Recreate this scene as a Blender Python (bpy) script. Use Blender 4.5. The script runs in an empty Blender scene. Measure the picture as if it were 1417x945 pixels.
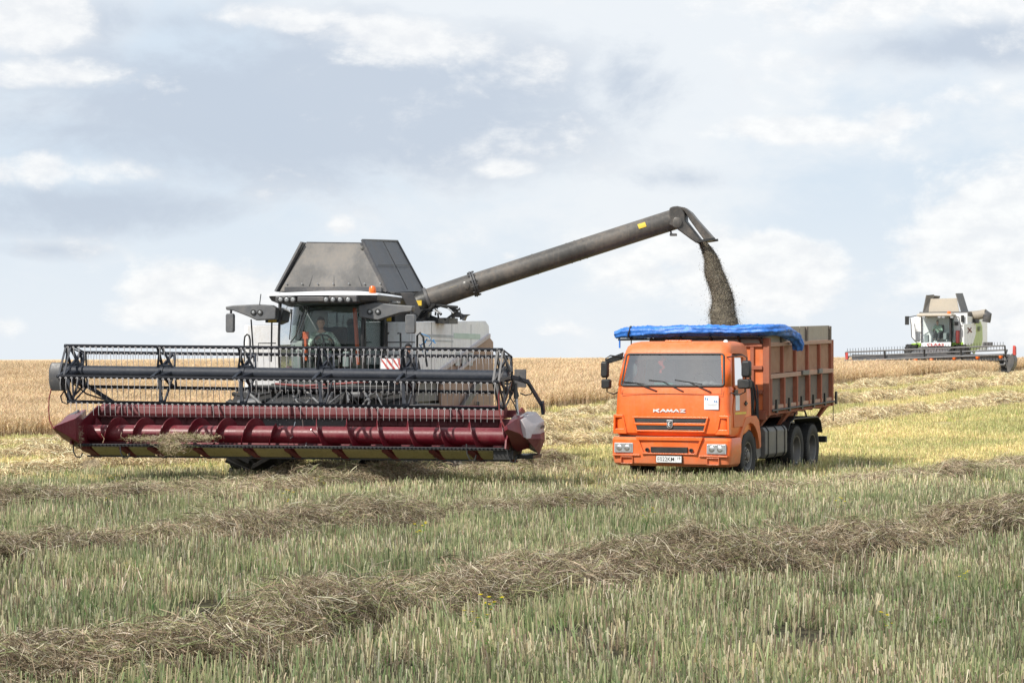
import bpy, math, random
import numpy as np
from mathutils import Vector, Matrix
random.seed(7); rnd = random.Random(11)
R = math.radians
SC = bpy.context.scene
COL = SC.collection

# ---------------------------------------------------------------- camera
FPX = 3000.0          # focal length in pixels of a 1417 px wide picture
HC = 2.45             # eye height
cd = bpy.data.cameras.new('camera'); cam = bpy.data.objects.new('camera', cd); COL.objects.link(cam)
cam.location = (0, 0, HC); cam.rotation_euler = (R(90) + math.atan(25.5/FPX), 0, 0)
cd.sensor_width = 36; cd.lens = 36*FPX/1417; cd.clip_start = .1; cd.clip_end = 20000
SC.camera = cam

# ---------------------------------------------------------------- light
SUN = Vector((-.56, -.50, .66)).normalized()
SUN_STRENGTH, SUN_ANGLE = 4.6, R(.9)
SKY_STRENGTH, EXPOSURE = .1, 0.08
sl = bpy.data.lights.new('sun', 'SUN'); sl.energy = SUN_STRENGTH; sl.angle = SUN_ANGLE; sl.color = (1, .95, .86)
so = bpy.data.objects.new('sun', sl); COL.objects.link(so); so.rotation_euler = SUN.to_track_quat('Z', 'Y').to_euler(); so.location = (-30, -30, 60)
SC.view_settings.view_transform = 'Standard'; SC.view_settings.look = 'None'
SC.view_settings.exposure = EXPOSURE; SC.view_settings.gamma = 1

class NT:
    def __init__(s, tree): s.t = tree; s.n = tree.nodes; s.l = tree.links
    def new(s, typ, **kw):
        n = s.n.new(typ)
        for k, v in kw.items(): setattr(n, k, v)
        return n
    def put(s, sock, v):
        if v is None: return
        if isinstance(v, bpy.types.NodeSocket): s.l.new(v, sock)
        elif isinstance(v, bpy.types.Node): s.l.new(v.outputs[0], sock)
        else:
            if sock.type == 'RGBA' and not isinstance(v, (int, float)) and len(v) == 3: v = (*v, 1)
            sock.default_value = v
    def m(s, op, a, b=None, c=None, clamp=False):
        n = s.n.new('ShaderNodeMath'); n.operation = op; n.use_clamp = clamp
        for i, v in enumerate((a, b, c)):
            if v is not None: s.put(n.inputs[i], v)
        return n.outputs[0]
    def mix(s, f, a, b, mode='MIX'):
        n = s.n.new('ShaderNodeMix'); n.data_type = 'RGBA'; n.blend_type = mode
        s.put(n.inputs[0], f); s.put(n.inputs[6], a); s.put(n.inputs[7], b); return n.outputs[2]
    def ss(s, v, lo, hi, a=0., b=1.):
        n = s.n.new('ShaderNodeMapRange'); n.interpolation_type = 'SMOOTHSTEP'
        s.put(n.inputs[0], v); n.inputs[1].default_value = lo; n.inputs[2].default_value = hi
        n.inputs[3].default_value = a; n.inputs[4].default_value = b; return n.outputs[0]
    def noise(s, vec, scale, detail=4, rough=.55, dist=0.):
        n = s.n.new('ShaderNodeTexNoise'); s.put(n.inputs['Vector'], vec)
        n.inputs['Scale'].default_value = scale; n.inputs['Detail'].default_value = detail
        n.inputs['Roughness'].default_value = rough; n.inputs['Distortion'].default_value = dist
        return n.outputs[0]

def srgb(r, g, b):
    f = lambda c: (c/255/12.92 if c/255 <= .04045 else ((c/255+.055)/1.055)**2.4)
    return (f(r), f(g), f(b))

# sky: Nishita behind a broken cloud cover, laid out by direction
w = bpy.data.worlds.new('World'); SC.world = w; w.use_nodes = True
T = NT(w.node_tree); T.n.clear()
tc = T.new('ShaderNodeTexCoord'); sx = T.new('ShaderNodeSeparateXYZ'); T.l.new(tc.outputs['Generated'], sx.inputs[0])
az = T.m('MULTIPLY', T.m('ARCTAN2', sx.outputs[0], sx.outputs[1]), 3.0)      # 1 = 1000 picture pixels
el = T.m('MULTIPLY', T.m('ARCSINE', sx.outputs[2]), 3.0)
cv = T.new('ShaderNodeCombineXYZ'); T.put(cv.inputs[0], az); T.put(cv.inputs[1], T.m('MULTIPLY', el, 1.7)); T.put(cv.inputs[2], 0.37)
n1 = T.noise(cv.outputs[0], 4.6, 10, .62, .25); n2 = T.noise(cv.outputs[0], 1.6, 6, .52); n3 = T.noise(cv.outputs[0], 22, 5, .6)
nz = T.m('ADD', T.m('MULTIPLY', T.m('SUBTRACT', n1, .5), 3.2), T.m('MULTIPLY', T.m('SUBTRACT', n3, .5), .55))
def blobs(lst):
    out = None
    for px, py, rx, ry, st in lst:
        a = T.m('DIVIDE', T.m('SUBTRACT', az, (px-708.5)/1000), rx/1000)
        b = T.m('DIVIDE', T.m('SUBTRACT', el, (498-py)/1000), ry/1000)
        d = T.m('SUBTRACT', st, T.m('SQRT', T.m('ADD', T.m('MULTIPLY', a, a), T.m('MULTIPLY', b, b))))
        out = d if out is None else T.m('MAXIMUM', out, d)
    return out
WH = blobs([(30, 30, 120, 60, 1), (560, 62, 130, 45, .95), (1385, 350, 105, 78, 1.9), (1400, 268, 30, 14, 1), (1320, 385, 60, 60, 1.5), (300, 420, 85, 50, 1.6), (200, 440, 110, 40, .7),
            (1060, 375, 110, 50, 1.6), (890, 380, 90, 45, .7), (470, 312, 32, 22, .7), (1080, 185, 260, 26, .8), (100, 245, 170, 36, .9), (700, 235, 90, 26, .5),
            (330, 30, 200, 30, .8), (1180, 15, 300, 45, .9), (100, 115, 300, 35, .7), (1330, 145, 180, 45, .6), (1240, 170, 60, 30, .9), (20, 450, 60, 30, .9), (705, 355, 30, 14, .6), (770, 455, 110, 25, .6)])
GR = blobs([(420, 150, 320, 90, 1.5), (240, 40, 230, 55, .85), (130, 290, 210, 40, 1.15), (1340, 75, 170, 38, 1), (560, 200, 170, 45, .8), (870, 130, 100, 90, .7), (640, 105, 130, 60, .8), (960, 250, 170, 40, .5), (80, 350, 150, 30, .4),
            (150, 185, 260, 35, .8), (520, 240, 120, 26, .6)])
wf = T.ss(T.m('MAXIMUM', T.m('ADD', WH, nz), T.m('ADD', T.m('MULTIPLY', nz, .9), -.12)), -.05, .62)
gf = T.ss(T.m('ADD', GR, T.m('MULTIPLY', nz, .8)), -.30, .75)
hz = T.ss(el, 0., .30)
base = T.mix(hz, srgb(231, 238, 245), srgb(213, 226, 239))
base = T.mix(T.m('MULTIPLY', T.ss(T.m('ADD', n2, T.m('MULTIPLY', nz, .12)), .40, .62), .9), base, srgb(238, 242, 246))
col = T.mix(T.m('MULTIPLY', gf, .92), base, srgb(194, 205, 220))
wcol = T.mix(T.ss(n3, .3, .7), srgb(238, 240, 243), srgb(255, 255, 254))
col = T.mix(T.m('MULTIPLY', wf, .86), col, wcol)
sk = T.new('ShaderNodeTexSky'); sk.sky_type = 'NISHITA'; sk.sun_disc = False
sk.sun_elevation = math.asin(SUN.z); sk.sun_rotation = math.atan2(SUN.x, SUN.y) % (2*math.pi); sk.air_density = 1.0; sk.dust_density = 1.2
cs = T.new('ShaderNodeVectorMath', operation='SCALE'); T.l.new(col, cs.inputs[0]); cs.inputs[3].default_value = 1/SKY_STRENGTH
fin = T.mix(.95, sk.outputs[0], cs.outputs[0])
bg = T.new('ShaderNodeBackground'); bg.inputs[1].default_value = SKY_STRENGTH; T.l.new(fin, bg.inputs[0])
wo = T.new('ShaderNodeOutputWorld'); T.l.new(bg.outputs[0], wo.inputs[0])

# ---------------------------------------------------------------- terrain and frames
def sstep(t): t = max(0., min(1., t)); return t*t*(3-2*t)
def ground(x, y):
    s = .8*y + .6*x
    z = 1.54*sstep((s-50)/50) + .34*sstep((s-115)/70)
    k = max(0., min(1., (y-8)/25)) if y < 45 else 1
    z += (.08*math.sin(x*.021+.7)+.05*math.sin(x*.057+y*.01))*sstep((s-90)/60)
    z += .05*math.sin(x*.21+1.3)*math.sin(y*.16)*k + .03*math.sin(x*.55+y*.37)*math.exp(-((y-25)/15)**2)
    r = math.hypot(x, y)
    if r > 260: z -= (r-260)*.012
    return z

class Frame:
    """A vehicle's own axes: +x its left side, -y ahead, z up, turned by theta."""
    def __init__(s, X, D, th, Z=0.): s.X, s.D, s.th, s.Z = X, D, R(th), Z; s.c, s.s = math.cos(s.th), math.sin(s.th)
    def l(s, px, py, y):                       # the point at own depth y seen at (px, py) of the photograph
        k = (px-708.5)/FPX
        x = (k*(s.D + y*s.c) - s.X - y*s.s)/(s.c + k*s.s)
        D = s.D - x*s.s + y*s.c
        return Vector((x, y, HC - (py-498)*D/FPX - s.Z))
    def w(s, px, py, D):                       # the same at world depth D
        X = (px-708.5)/FPX*D; dx, dy = X-s.X, D-s.D
        return Vector((dx*s.c - dy*s.s, dx*s.s + dy*s.c, HC-(py-498)*D/FPX - s.Z))
    def root(s, name):
        o = bpy.data.objects.new(name, None); COL.objects.link(o); o.location = (s.X, s.D, s.Z); o.rotation_euler = (0, 0, -s.th)
        o.empty_display_size = .3; return o

# ---------------------------------------------------------------- mesh helpers
class MB:
    def __init__(s): s.v = []; s.f = []; s.mi = []; s.cur = 0
    def add(s, vs, fs):
        o = len(s.v); s.v += [tuple(v) for v in vs]; s.f += [tuple(i+o for i in f) for f in fs]; s.mi += [s.cur]*len(fs); return s
    def box(s, x0, x1, y0, y1, z0, z1):
        v = [(x, y, z) for z in (z0, z1) for y in (y0, y1) for x in (x0, x1)]
        return s.add(v, [(0, 2, 3, 1), (4, 5, 7, 6), (0, 1, 5, 4), (2, 6, 7, 3), (0, 4, 6, 2), (1, 3, 7, 5)])
    def prism(s, pts, axis, a, b):             # pts: polygon in the two other axes
        def mk(p, t): return {'x': (t, p[0], p[1]), 'y': (p[0], t, p[1]), 'z': (p[0], p[1], t)}[axis]
        n = len(pts)
        return s.add([mk(p, a) for p in pts] + [mk(p, b) for p in pts],
                     [tuple(range(n-1, -1, -1)), tuple(range(n, 2*n))] + [(i, (i+1) % n, n+(i+1) % n, n+i) for i in range(n)])
    def hull2(s, A, B):                        # two polygons of equal count joined
        n = len(A)
        return s.add(list(A)+list(B), [tuple(range(n-1, -1, -1)), tuple(range(n, 2*n))] + [(i, (i+1) % n, n+(i+1) % n, n+i) for i in range(n)])
    def slab(s, pts, t):                       # polygon in space given thickness along its normal
        pts = [Vector(p) for p in pts]; nrm = (pts[1]-pts[0]).cross(pts[2]-pts[1]).normalized()*t
        return s.hull2(pts, [p+nrm for p in pts])
    def loft(s, rings, caps=True, closed=True):
        n = len(rings[0]); o = []; 
        for r in rings: o += list(r)
        fs = []
        for k in range(len(rings)-1):
            for i in range(n if closed else n-1):
                j = (i+1) % n; fs.append((k*n+i, k*n+j, (k+1)*n+j, (k+1)*n+i))
        if caps: fs += [tuple(range(n-1, -1, -1)), tuple(range((len(rings)-1)*n, len(rings)*n))]
        return s.add(o, fs)
    def tube(s, pts, r, n=8, caps=True):
        pts = [Vector(p) for p in pts]; m = len(pts); rs = r if isinstance(r, (list, tuple)) else [r]*m
        rings = []; prev = None
        for i, p in enumerate(pts):
            t = (pts[min(i+1, m-1)]-pts[max(i-1, 0)]).normalized()
            if prev is None: a = t.orthogonal().normalized()
            else: a = (prev - t*prev.dot(t)).normalized()
            prev = a; b = t.cross(a)
            rings.append([p + (a*math.cos(2*math.pi*k/n) + b*math.sin(2*math.pi*k/n))*rs[i] for k in range(n)])
        return s.loft(rings, caps)
    def beam(s, p, q, w_, h, up=(0, 0, 1)):
        p, q = Vector(p), Vector(q); t = (q-p).normalized(); up = Vector(up)
        if abs(t.dot(up)) > .98: up = Vector((0, 1, 0))
        a = t.cross(up).normalized()*w_/2; b = a.cross(t).normalized()*h/2
        return s.hull2([p-a-b, p+a-b, p+a+b, p-a+b], [q-a-b, q+a-b, q+a+b, q-a+b])
    def lathe(s, prof, org, ax='x', n=32, sgn=1):   # prof: (radius, distance along the axis)
        org = Vector(org); rings = []
        for r, a in prof:
            ring = []
            for k in range(n):
                c, d = math.cos(2*math.pi*k/n)*r, math.sin(2*math.pi*k/n)*r
                ring.append(org + Vector({'x': (a*sgn, c, d), 'y': (c, a*sgn, d), 'z': (c, d, a*sgn)}[ax]))
            rings.append(ring)
        return s.loft(rings, True)
    def ball(s, c, rx, ry=None, rz=None, n=12, m=8):
        ry = ry or rx; rz = rz or rx; c = Vector(c)
        return s.loft([[c+Vector((rx*math.sin(t)*math.cos(2*math.pi*k/n), ry*math.sin(t)*math.sin(2*math.pi*k/n), -rz*math.cos(t))) for k in range(n)]
                       for t in [math.pi*(i+.02)/(m+.04) for i in range(m+1)]])
    def xf(s, fn): s.v = [tuple(fn(Vector(v))) for v in s.v]; return s
    def mesh(s, name, mats, smooth=None):
        me = bpy.data.meshes.new(name); me.from_pydata(s.v, [], s.f)
        for m in (mats if isinstance(mats, (list, tuple)) else [mats]): me.materials.append(m)
        me.polygons.foreach_set('material_index', s.mi)
        me.validate()
        import bmesh
        b = bmesh.new(); b.from_mesh(me); bmesh.ops.recalc_face_normals(b, faces=b.faces); b.to_mesh(me); b.free()
        if smooth: me.polygons.foreach_set('use_smooth', [True]*len(me.polygons)); me.set_sharp_from_angle(angle=R(smooth))
        me.update(); return me
    def build(s, name, mats, parent=None, bevel=0, smooth=None, label=None):
        o = bpy.data.objects.new(name, s.mesh(name, mats, smooth)); COL.objects.link(o); o.parent = parent
        if bevel:
            b = o.modifiers.new('bevel', 'BEVEL'); b.width = bevel; b.segments = 2; b.limit_method = 'ANGLE'; b.angle_limit = R(35)
            if not smooth:
                o.data.polygons.foreach_set('use_smooth', [True]*len(o.data.polygons)); b.harden_normals = True
        if label: o['label'] = label
        return o

def tag(o, label=None, cat=None, group=None, kind=None):
    for k, v in (('label', label), ('category', cat), ('group', group), ('kind', kind)):
        if v: o[k] = v
    return o

def rot_about(c, M):
    c = Vector(c); return lambda v: c + M @ (v-c)

def text_mesh(name, txt, mat, parent, loc, rot, h, sx=1., off=0., ext=.002, shear=0.):
    cu = bpy.data.curves.new(name, 'FONT'); cu.body = txt; cu.size = 1; cu.align_x = 'CENTER'; cu.align_y = 'CENTER'; cu.offset = off; cu.extrude = .003; cu.shear = shear
    t = bpy.data.objects.new(name+'_src', cu); COL.objects.link(t)
    dg = bpy.context.evaluated_depsgraph_get(); dg.update(); me = bpy.data.meshes.new_from_object(t.evaluated_get(dg)); bpy.data.objects.remove(t)
    xs = [v.co.y for v in me.vertices]; hh = max(xs)-min(xs)
    k = h/hh
    me.transform(Matrix.Diagonal((k*sx, k, ext/.003, 1)))
    me.transform(Matrix.Translation(Vector(loc)) @ rot.to_4x4())
    me.materials.clear(); me.materials.append(mat)
    o = bpy.data.objects.new(name, me); COL.objects.link(o); o.parent = parent; return o
FACE_FRONT = Matrix(((1, 0, 0), (0, 0, -1), (0, 1, 0)))        # text plane faces -y

# ---------------------------------------------------------------- materials
MATS = {}
def paint(name, c, *a_, mud=0., **k_):
    m = paint_(name, c, *a_, **k_)
    if mud:
        t = NT(m.node_tree); b = t.n['Principled BSDF']; src = b.inputs['Base Color'].links[0].from_socket; o = t.new('ShaderNodeTexCoord').outputs['Object']; s = t.new('ShaderNodeSeparateXYZ'); t.l.new(o, s.inputs[0])
        f = t.m('MULTIPLY', t.ss(t.m('ADD', s.outputs[2], t.m('MULTIPLY', t.noise(o, 7, 6, .7), .9)), 1.35, .80), mud)
        t.l.new(t.mix(f, src, (.26, .20, .14)), b.inputs['Base Color'])
    return m
def paint_(name, c, rough=.5, metal=0., dirt=.25, dirt_c=(.30, .25, .18), scale=3., bump=.0, var=.12, coat=0., streak=0., spec=.5):
    m = bpy.data.materials.new(name); m.use_nodes = True; t = NT(m.node_tree); b = t.n['Principled BSDF']
    tc = t.new('ShaderNodeTexCoord'); o = tc.outputs['Object']
    a = t.noise(o, scale, 6, .6); f = t.noise(o, scale*9, 4, .6)
    c0 = t.mix(t.ss(a, .3, .7), tuple(x*(1-var) for x in c), tuple(min(1, x*(1+var)) for x in c))
    df = t.m('MULTIPLY', t.ss(t.m('ADD', t.m('MULTIPLY', a, .6), t.m('MULTIPLY', f, .4)), .42, .68), dirt)
    if streak:
        mp = t.new('ShaderNodeMapping'); t.l.new(o, mp.inputs[0]); mp.inputs['Scale'].default_value = (9, 9, .7)
        df = t.m('ADD', df, t.m('MULTIPLY', t.ss(t.noise(mp.outputs[0], 2, 5, .6), .5, .75), streak), clamp=True)
    cc = t.mix(df, c0, dirt_c); t.put(b.inputs['Base Color'], cc)
    t.put(b.inputs['Roughness'], t.m('ADD', t.m('MULTIPLY', f, .2), t.m('ADD', t.m('MULTIPLY', df, .3), rough-.1), clamp=True))
    b.inputs['Metallic'].default_value = metal; b.inputs['Specular IOR Level'].default_value = spec
    if coat: b.inputs['Coat Weight'].default_value = coat; b.inputs['Coat Roughness'].default_value = .15
    if bump:
        bn = t.new('ShaderNodeBump'); bn.inputs['Strength'].default_value = bump; bn.inputs['Distance'].default_value = .01; t.put(bn.inputs['Height'], f); t.l.new(bn.outputs[0], b.inputs['Normal'])
    MATS[name] = m; return m
def glass(name, tint, refl=.9, rough=.03, k=1.5):
    m = bpy.data.materials.new(name); m.use_nodes = True; t = NT(m.node_tree); t.n.clear()
    tr = t.new('ShaderNodeBsdfTransparent'); tr.inputs[0].default_value = (*tint, 1)
    gl = t.new('ShaderNodeBsdfGlossy'); gl.inputs['Roughness'].default_value = rough; gl.inputs[0].default_value = (refl, refl, refl, 1)
    fr = t.new('ShaderNodeFresnel'); fr.inputs[0].default_value = 1.6
    mx = t.new('ShaderNodeMixShader'); t.l.new(t.m('MULTIPLY', fr.outputs[0], k, clamp=True), mx.inputs[0]); t.l.new(tr.outputs[0], mx.inputs[1]); t.l.new(gl.outputs[0], mx.inputs[2])
    out = t.new('ShaderNodeOutputMaterial'); t.l.new(mx.outputs[0], out.inputs[0]); MATS[name] = m; return m
def leafy(name, attr='col', rough=.75, trans=.25, gvar=.25, gscale=.25, tint=(1, 1, 1), tint2=None):
    """colour from each blade's own attribute, drifting slowly over the field"""
    m = bpy.data.materials.new(name); m.use_nodes = True; t = NT(m.node_tree); t.n.clear()
    at = t.new('ShaderNodeAttribute', attribute_name=attr); ge = t.new('ShaderNodeNewGeometry')
    n = t.noise(ge.outputs['Position'], gscale, 4, .6)
    c = t.mix(t.ss(n, .3, .7), tuple(x*(1-gvar) for x in tint), tuple(x*(1+gvar) for x in (tint2 or tint)))
    cc = t.mix(1., at.outputs['Color'], c, 'MULTIPLY')
    d = t.new('ShaderNodeBsdfDiffuse'); t.put(d.inputs[0], cc); tl = t.new('ShaderNodeBsdfTranslucent'); t.put(tl.inputs[0], cc)
    mx = t.new('ShaderNodeMixShader'); mx.inputs[0].default_value = trans; t.l.new(d.outputs[0], mx.inputs[1]); t.l.new(tl.outputs[0], mx.inputs[2])
    out = t.new('ShaderNodeOutputMaterial'); t.l.new(mx.outputs[0], out.inputs[0]); MATS[name] = m; return m

ORANGE = paint('orange_paint', (.84, .145, .020), .36, dirt=.14, dirt_c=(.42, .25, .14), coat=.3, scale=2., streak=.14, mud=.45)
ORANGE_F = paint('faded_orange_paint', (.70, .17, .045), .5, dirt=.35, dirt_c=(.35, .22, .14), scale=4, streak=.25, mud=.6)
RUST = paint('rusty_red_paint', (.36, .105, .055), .7, dirt=.5, dirt_c=(.20, .13, .09), scale=6, bump=.3, streak=.25)
RUSTL = paint('pale_rusty_rail', (.48, .29, .21), .7, dirt=.6, dirt_c=(.33, .27, .21), scale=7, bump=.3, streak=.2)
BOARD = paint('weathered_brown_board', (.36, .185, .11), .8, dirt=.6, dirt_c=(.34, .25, .18), scale=5, bump=.4, streak=.35)
BOARDD = paint('dark_weathered_board', (.19, .155, .13), .85, dirt=.5, dirt_c=(.22, .17, .12), scale=5, bump=.4, streak=.35)
BOARDG = paint('grey_weathered_board', (.44, .39, .32), .85, dirt=.6, dirt_c=(.32, .26, .20), scale=5, bump=.4, streak=.35)
DRED = paint('dark_red_paint', (.145, .006, .016), .42, dirt=.3, dirt_c=(.22, .10, .09), scale=3, coat=.05, streak=.2)
DREDD = paint('dusty_dark_red_paint', (.17, .035, .042), .6, dirt=.6, dirt_c=(.24, .14, .13), scale=3)
GREY = paint('dark_grey_paint', (.075, .076, .083), .45, dirt=.35, dirt_c=(.20, .165, .13), scale=2.5)
GREYP = paint('grey_plastic', (.115, .12, .13), .5, dirt=.2, scale=4)
AUG = paint('dusty_grey_tube_paint', (.085, .079, .074), .42, dirt=.65, dirt_c=(.19, .155, .125), scale=1.3, coat=.08, streak=.35, bump=.1, var=.25)
DUSTY = paint('dusty_tank_panel', (.13, .126, .124), .7, dirt=.7, dirt_c=(.25, .225, .20), scale=1.6, var=.3, streak=.25)
BLACK = paint('black_paint', (.018, .019, .021), .45, dirt=.25, dirt_c=(.10, .085, .065))
BLUEK = paint('blue_black_steel', (.022, .027, .040), .55, dirt=.3, dirt_c=(.07, .07, .075), spec=.35)
BARK = paint('reel_bar_black', (.012, .013, .018), .7, dirt=.2, dirt_c=(.05, .05, .05), spec=.2)
RUBBER = paint('tyre_rubber', (.018, .018, .019), .7, dirt=.4, dirt_c=(.075, .065, .05), scale=5)
STEEL = paint('bare_steel', (.55, .55, .56), .35, .85, dirt=.3, dirt_c=(.3, .27, .22))
STEELG = paint('grey_rim_paint', (.15, .147, .145), .5, .3, dirt=.4)
WHITE = paint('white_paint', (.88, .89, .92), .4, dirt=.3, dirt_c=(.50, .45, .40), scale=1.8, streak=.35)
WHITEC = paint('clean_white', (.78, .79, .80), .5, dirt=.05)
BROWNH = paint('dusty_brown_hood', (.36, .23, .17), .65, dirt=.6, dirt_c=(.46, .35, .28), scale=2, streak=.2)
YELP = paint('yellowed_steel_plate', (.46, .41, .20), .5, dirt=.45, dirt_c=(.10, .08, .05), scale=6, streak=.3)  # khaki reflection of the field put into the plate's base colour
YEL = paint('yellow_sticker', (.75, .52, .05), .5, dirt=.1)
REDS = paint('signal_red', (.50, .06, .05), .5, dirt=.1)
REDH = paint('red_hose', (.20, .03, .03), .5, dirt=.1)
TINE = paint('pale_tine_plastic', (.50, .49, .51), .45, dirt=.15)
HORN = paint('pale_grey_cover', (.50, .45, .46), .5, dirt=.35, dirt_c=(.35, .27, .24), scale=3)
LIME = paint('lime_green_paint', (.33, .56, .06), .45, dirt=.25, dirt_c=(.4, .4, .25))
TARP = paint('blue_tarpaulin', (.03, .17, .60), .38, dirt=.3, dirt_c=(.14, .32, .68), scale=7, var=.3, bump=.5)
SKIN = paint('skin', (.58, .33, .24), .6, dirt=0, var=.05)
HAIR = paint('dark_hair', (.03, .025, .02), .7, dirt=0)
KNIT = paint('black_knit', (.012, .012, .014), .9, dirt=0)
JACK = paint('dark_jacket_cloth', (.05, .05, .055), .9, dirt=.1)
SEATC = paint('dark_seat_cloth', (.035, .036, .04), .9, dirt=.05)
INTER = paint('cab_lining', (.26, .265, .27), .8, dirt=.1)
INTG = paint('pale_cab_lining', (.42, .42, .41), .8, dirt=.1)
STICK = paint('white_sticker', (.78, .80, .82), .5, dirt=.05)
BLUEM = paint('blue_print', (.02, .16, .42), .5, dirt=0)
GREYPR = paint('pale_grey_print', (.45, .48, .50), .5, dirt=0)
GRNPR = paint('pale_green_print', (.52, .66, .58), .5, dirt=.2)
LENS = paint('lamp_lens', (.30, .31, .32), .12, dirt=0, var=.2, scale=20, spec=.8)
AMBER = paint('amber_plastic', (.90, .16, .015), .3, dirt=0, coat=.4)
BEIGE = paint('beige_tank_cloth', (.48, .43, .36), .8, dirt=.4, dirt_c=(.3, .24, .18), scale=2)
GLASS = glass('tinted_cab_glass', (.86, .95, .93), k=.8)
GLASST = glass('truck_glass', (.80, .86, .86), k=5.0, rough=.05)
def camo():
    m = bpy.data.materials.new('camouflage_cloth'); m.use_nodes = True; t = NT(m.node_tree); b = t.n['Principled BSDF']
    o = t.new('ShaderNodeTexCoord').outputs['Object']; n = t.noise(o, 16, 3, .6); k = t.noise(o, 31, 2, .5)
    c = t.mix(t.ss(n, .45, .52), (.62, .68, .60), (.32, .38, .30)); c = t.mix(t.ss(k, .55, .6), c, (.13, .16, .13))
    t.put(b.inputs['Base Color'], c); b.inputs['Roughness'].default_value = .9; return m
CAMO = camo()
# ---------------------------------------------------------------- ground and vegetation
def ground_mat():
    m = bpy.data.materials.new('field_soil'); m.use_nodes = True; t = NT(m.node_tree); b = t.n['Principled BSDF']
    g = t.new('ShaderNodeNewGeometry'); p = g.outputs['Position']
    a = t.noise(p, .35, 6, .6); f = t.noise(p, 6, 6, .65); s = t.new('ShaderNodeSeparateXYZ'); t.l.new(p, s.inputs[0])
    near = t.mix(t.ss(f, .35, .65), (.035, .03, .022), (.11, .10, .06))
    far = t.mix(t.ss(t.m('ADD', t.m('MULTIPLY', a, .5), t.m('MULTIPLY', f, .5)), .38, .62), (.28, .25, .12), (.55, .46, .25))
    t.put(b.inputs['Base Color'], t.mix(t.ss(s.outputs[1], 38, 56), near, far)); b.inputs['Roughness'].default_value = .95; b.inputs['Specular IOR Level'].default_value = .1  # dark soil to pale straw, part of the shade-to-sun change put into colour
    bn = t.new('ShaderNodeBump'); bn.inputs['Strength'].default_value = .8; bn.inputs['Distance'].default_value = .05; t.put(bn.inputs['Height'], f); t.l.new(bn.outputs[0], b.inputs['Normal'])
    return m
def grid_mesh(name, xs, ys, zf, mat, keep=None):
    nx = len(xs); v = [(x, y, zf(x, y)) for y in ys for x in xs]
    f = []
    for j in range(len(ys)-1):
        for i in range(nx-1):
            if keep is None or keep((xs[i]+xs[i+1])/2, (ys[j]+ys[j+1])/2):
                f.append((j*nx+i, j*nx+i+1, (j+1)*nx+i+1, (j+1)*nx+i))
    me = bpy.data.meshes.new(name); me.from_pydata(v, [], f); me.materials.append(mat)
    me.polygons.foreach_set('use_smooth', [True]*len(me.polygons)); me.update()
    if keep is not None:
        import bmesh
        b = bmesh.new(); b.from_mesh(me); bmesh.ops.delete(b, geom=[q for q in b.verts if not q.link_faces], context='VERTS'); b.to_mesh(me); b.free()
    return me
def nonuni(lim, n, k): return [lim*math.sinh(k*(2*i/n-1))/math.sinh(k) for i in range(n+1)]
gm = grid_mesh('field', nonuni(4000, 200, 6.5), [y+30 for y in nonuni(4000, 240, 6.5)], ground, ground_mat())
go = bpy.data.objects.new('field', gm); COL.objects.link(go); tag(go, kind='structure')

# patches of plants: each blade carries its own colour
class Blades:
    def __init__(s): s.v = []; s.f = []; s.c = []
    def strip(s, pts, w_, col, side, tip=.35):
        o = len(s.v); n = len(pts)
        for i, p in enumerate(pts):
            k = w_/2*(1-(1-tip)*i/(n-1)); s.v += [tuple(p-side*k), tuple(p+side*k)]
        s.f += [(o+2*i, o+2*i+1, o+2*i+3, o+2*i+2) for i in range(n-1)]
        s.c += [col]*(2*n)
    def mesh(s, name, mat):
        me = bpy.data.meshes.new(name); me.from_pydata(s.v, [], s.f); me.materials.append(mat)
        a = me.color_attributes.new('col', 'FLOAT_COLOR', 'POINT')
        a.data.foreach_set('color', [x for c in s.c for x in (*c, 1)]); me.update(); return me
def jit(c, r, k=.25): f = 1+r.uniform(-k, k); return tuple(min(1, x*f*(1+r.uniform(-.06, .06))) for x in c)
def hdir(r): a = r.uniform(0, 2*math.pi); return Vector((math.cos(a), math.sin(a), 0))

def stubble_patch(seed, n_stalk, n_green, n_lie, hgt, cols, greens, lies, mat, wd=.0105):
    r = random.Random(seed); B = Blades()
    for _ in range(n_stalk):
        p = Vector((r.uniform(-.55, .55), r.uniform(-.55, .55), -.02)); h = hgt*r.uniform(.55, 1.1)*(1.2 if r.random() < .1 else 1); d = hdir(r)*h*abs(r.gauss(0, .16))
        B.strip([p, p+d*.4+Vector((0, 0, h*.5)), p+d+Vector((0, 0, h))], wd*r.uniform(.7, 1.4), jit(r.choice(cols), r), hdir(r), .8)
        if r.random() < .25:
            q = p+d*.5+Vector((0, 0, h*.55)); e = hdir(r)*h*.35; B.strip([q, q+e*.6+Vector((0, 0, .04)), q+e-Vector((0, 0, .01))], wd*.8, jit(r.choice(cols), r), Vector((0, 0, 1)), .2)
    for _ in range(n_green):
        p = Vector((r.uniform(-.55, .55), r.uniform(-.55, .55), -.01)); h = hgt*r.uniform(.3, .85); d = hdir(r)*h*r.uniform(.15, .7)
        B.strip([p, p+d*.3+Vector((0, 0, h*.6)), p+d+Vector((0, 0, h))], wd*r.uniform(.8, 1.8), jit(r.choice(greens), r), hdir(r), .15)
    for _ in range(n_lie):
        p = Vector((r.uniform(-.55, .55), r.uniform(-.55, .55), r.uniform(.01, .10))); d = hdir(r)*r.uniform(.06, .28)
        B.strip([p-d/2, p+Vector((0, 0, r.uniform(0, .03))), p+d/2+Vector((0, 0, r.uniform(-.03, .05)))], wd*.8, jit(r.choice(lies), r), hdir(r), .7)
    return B.mesh('patch', mat)
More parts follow.
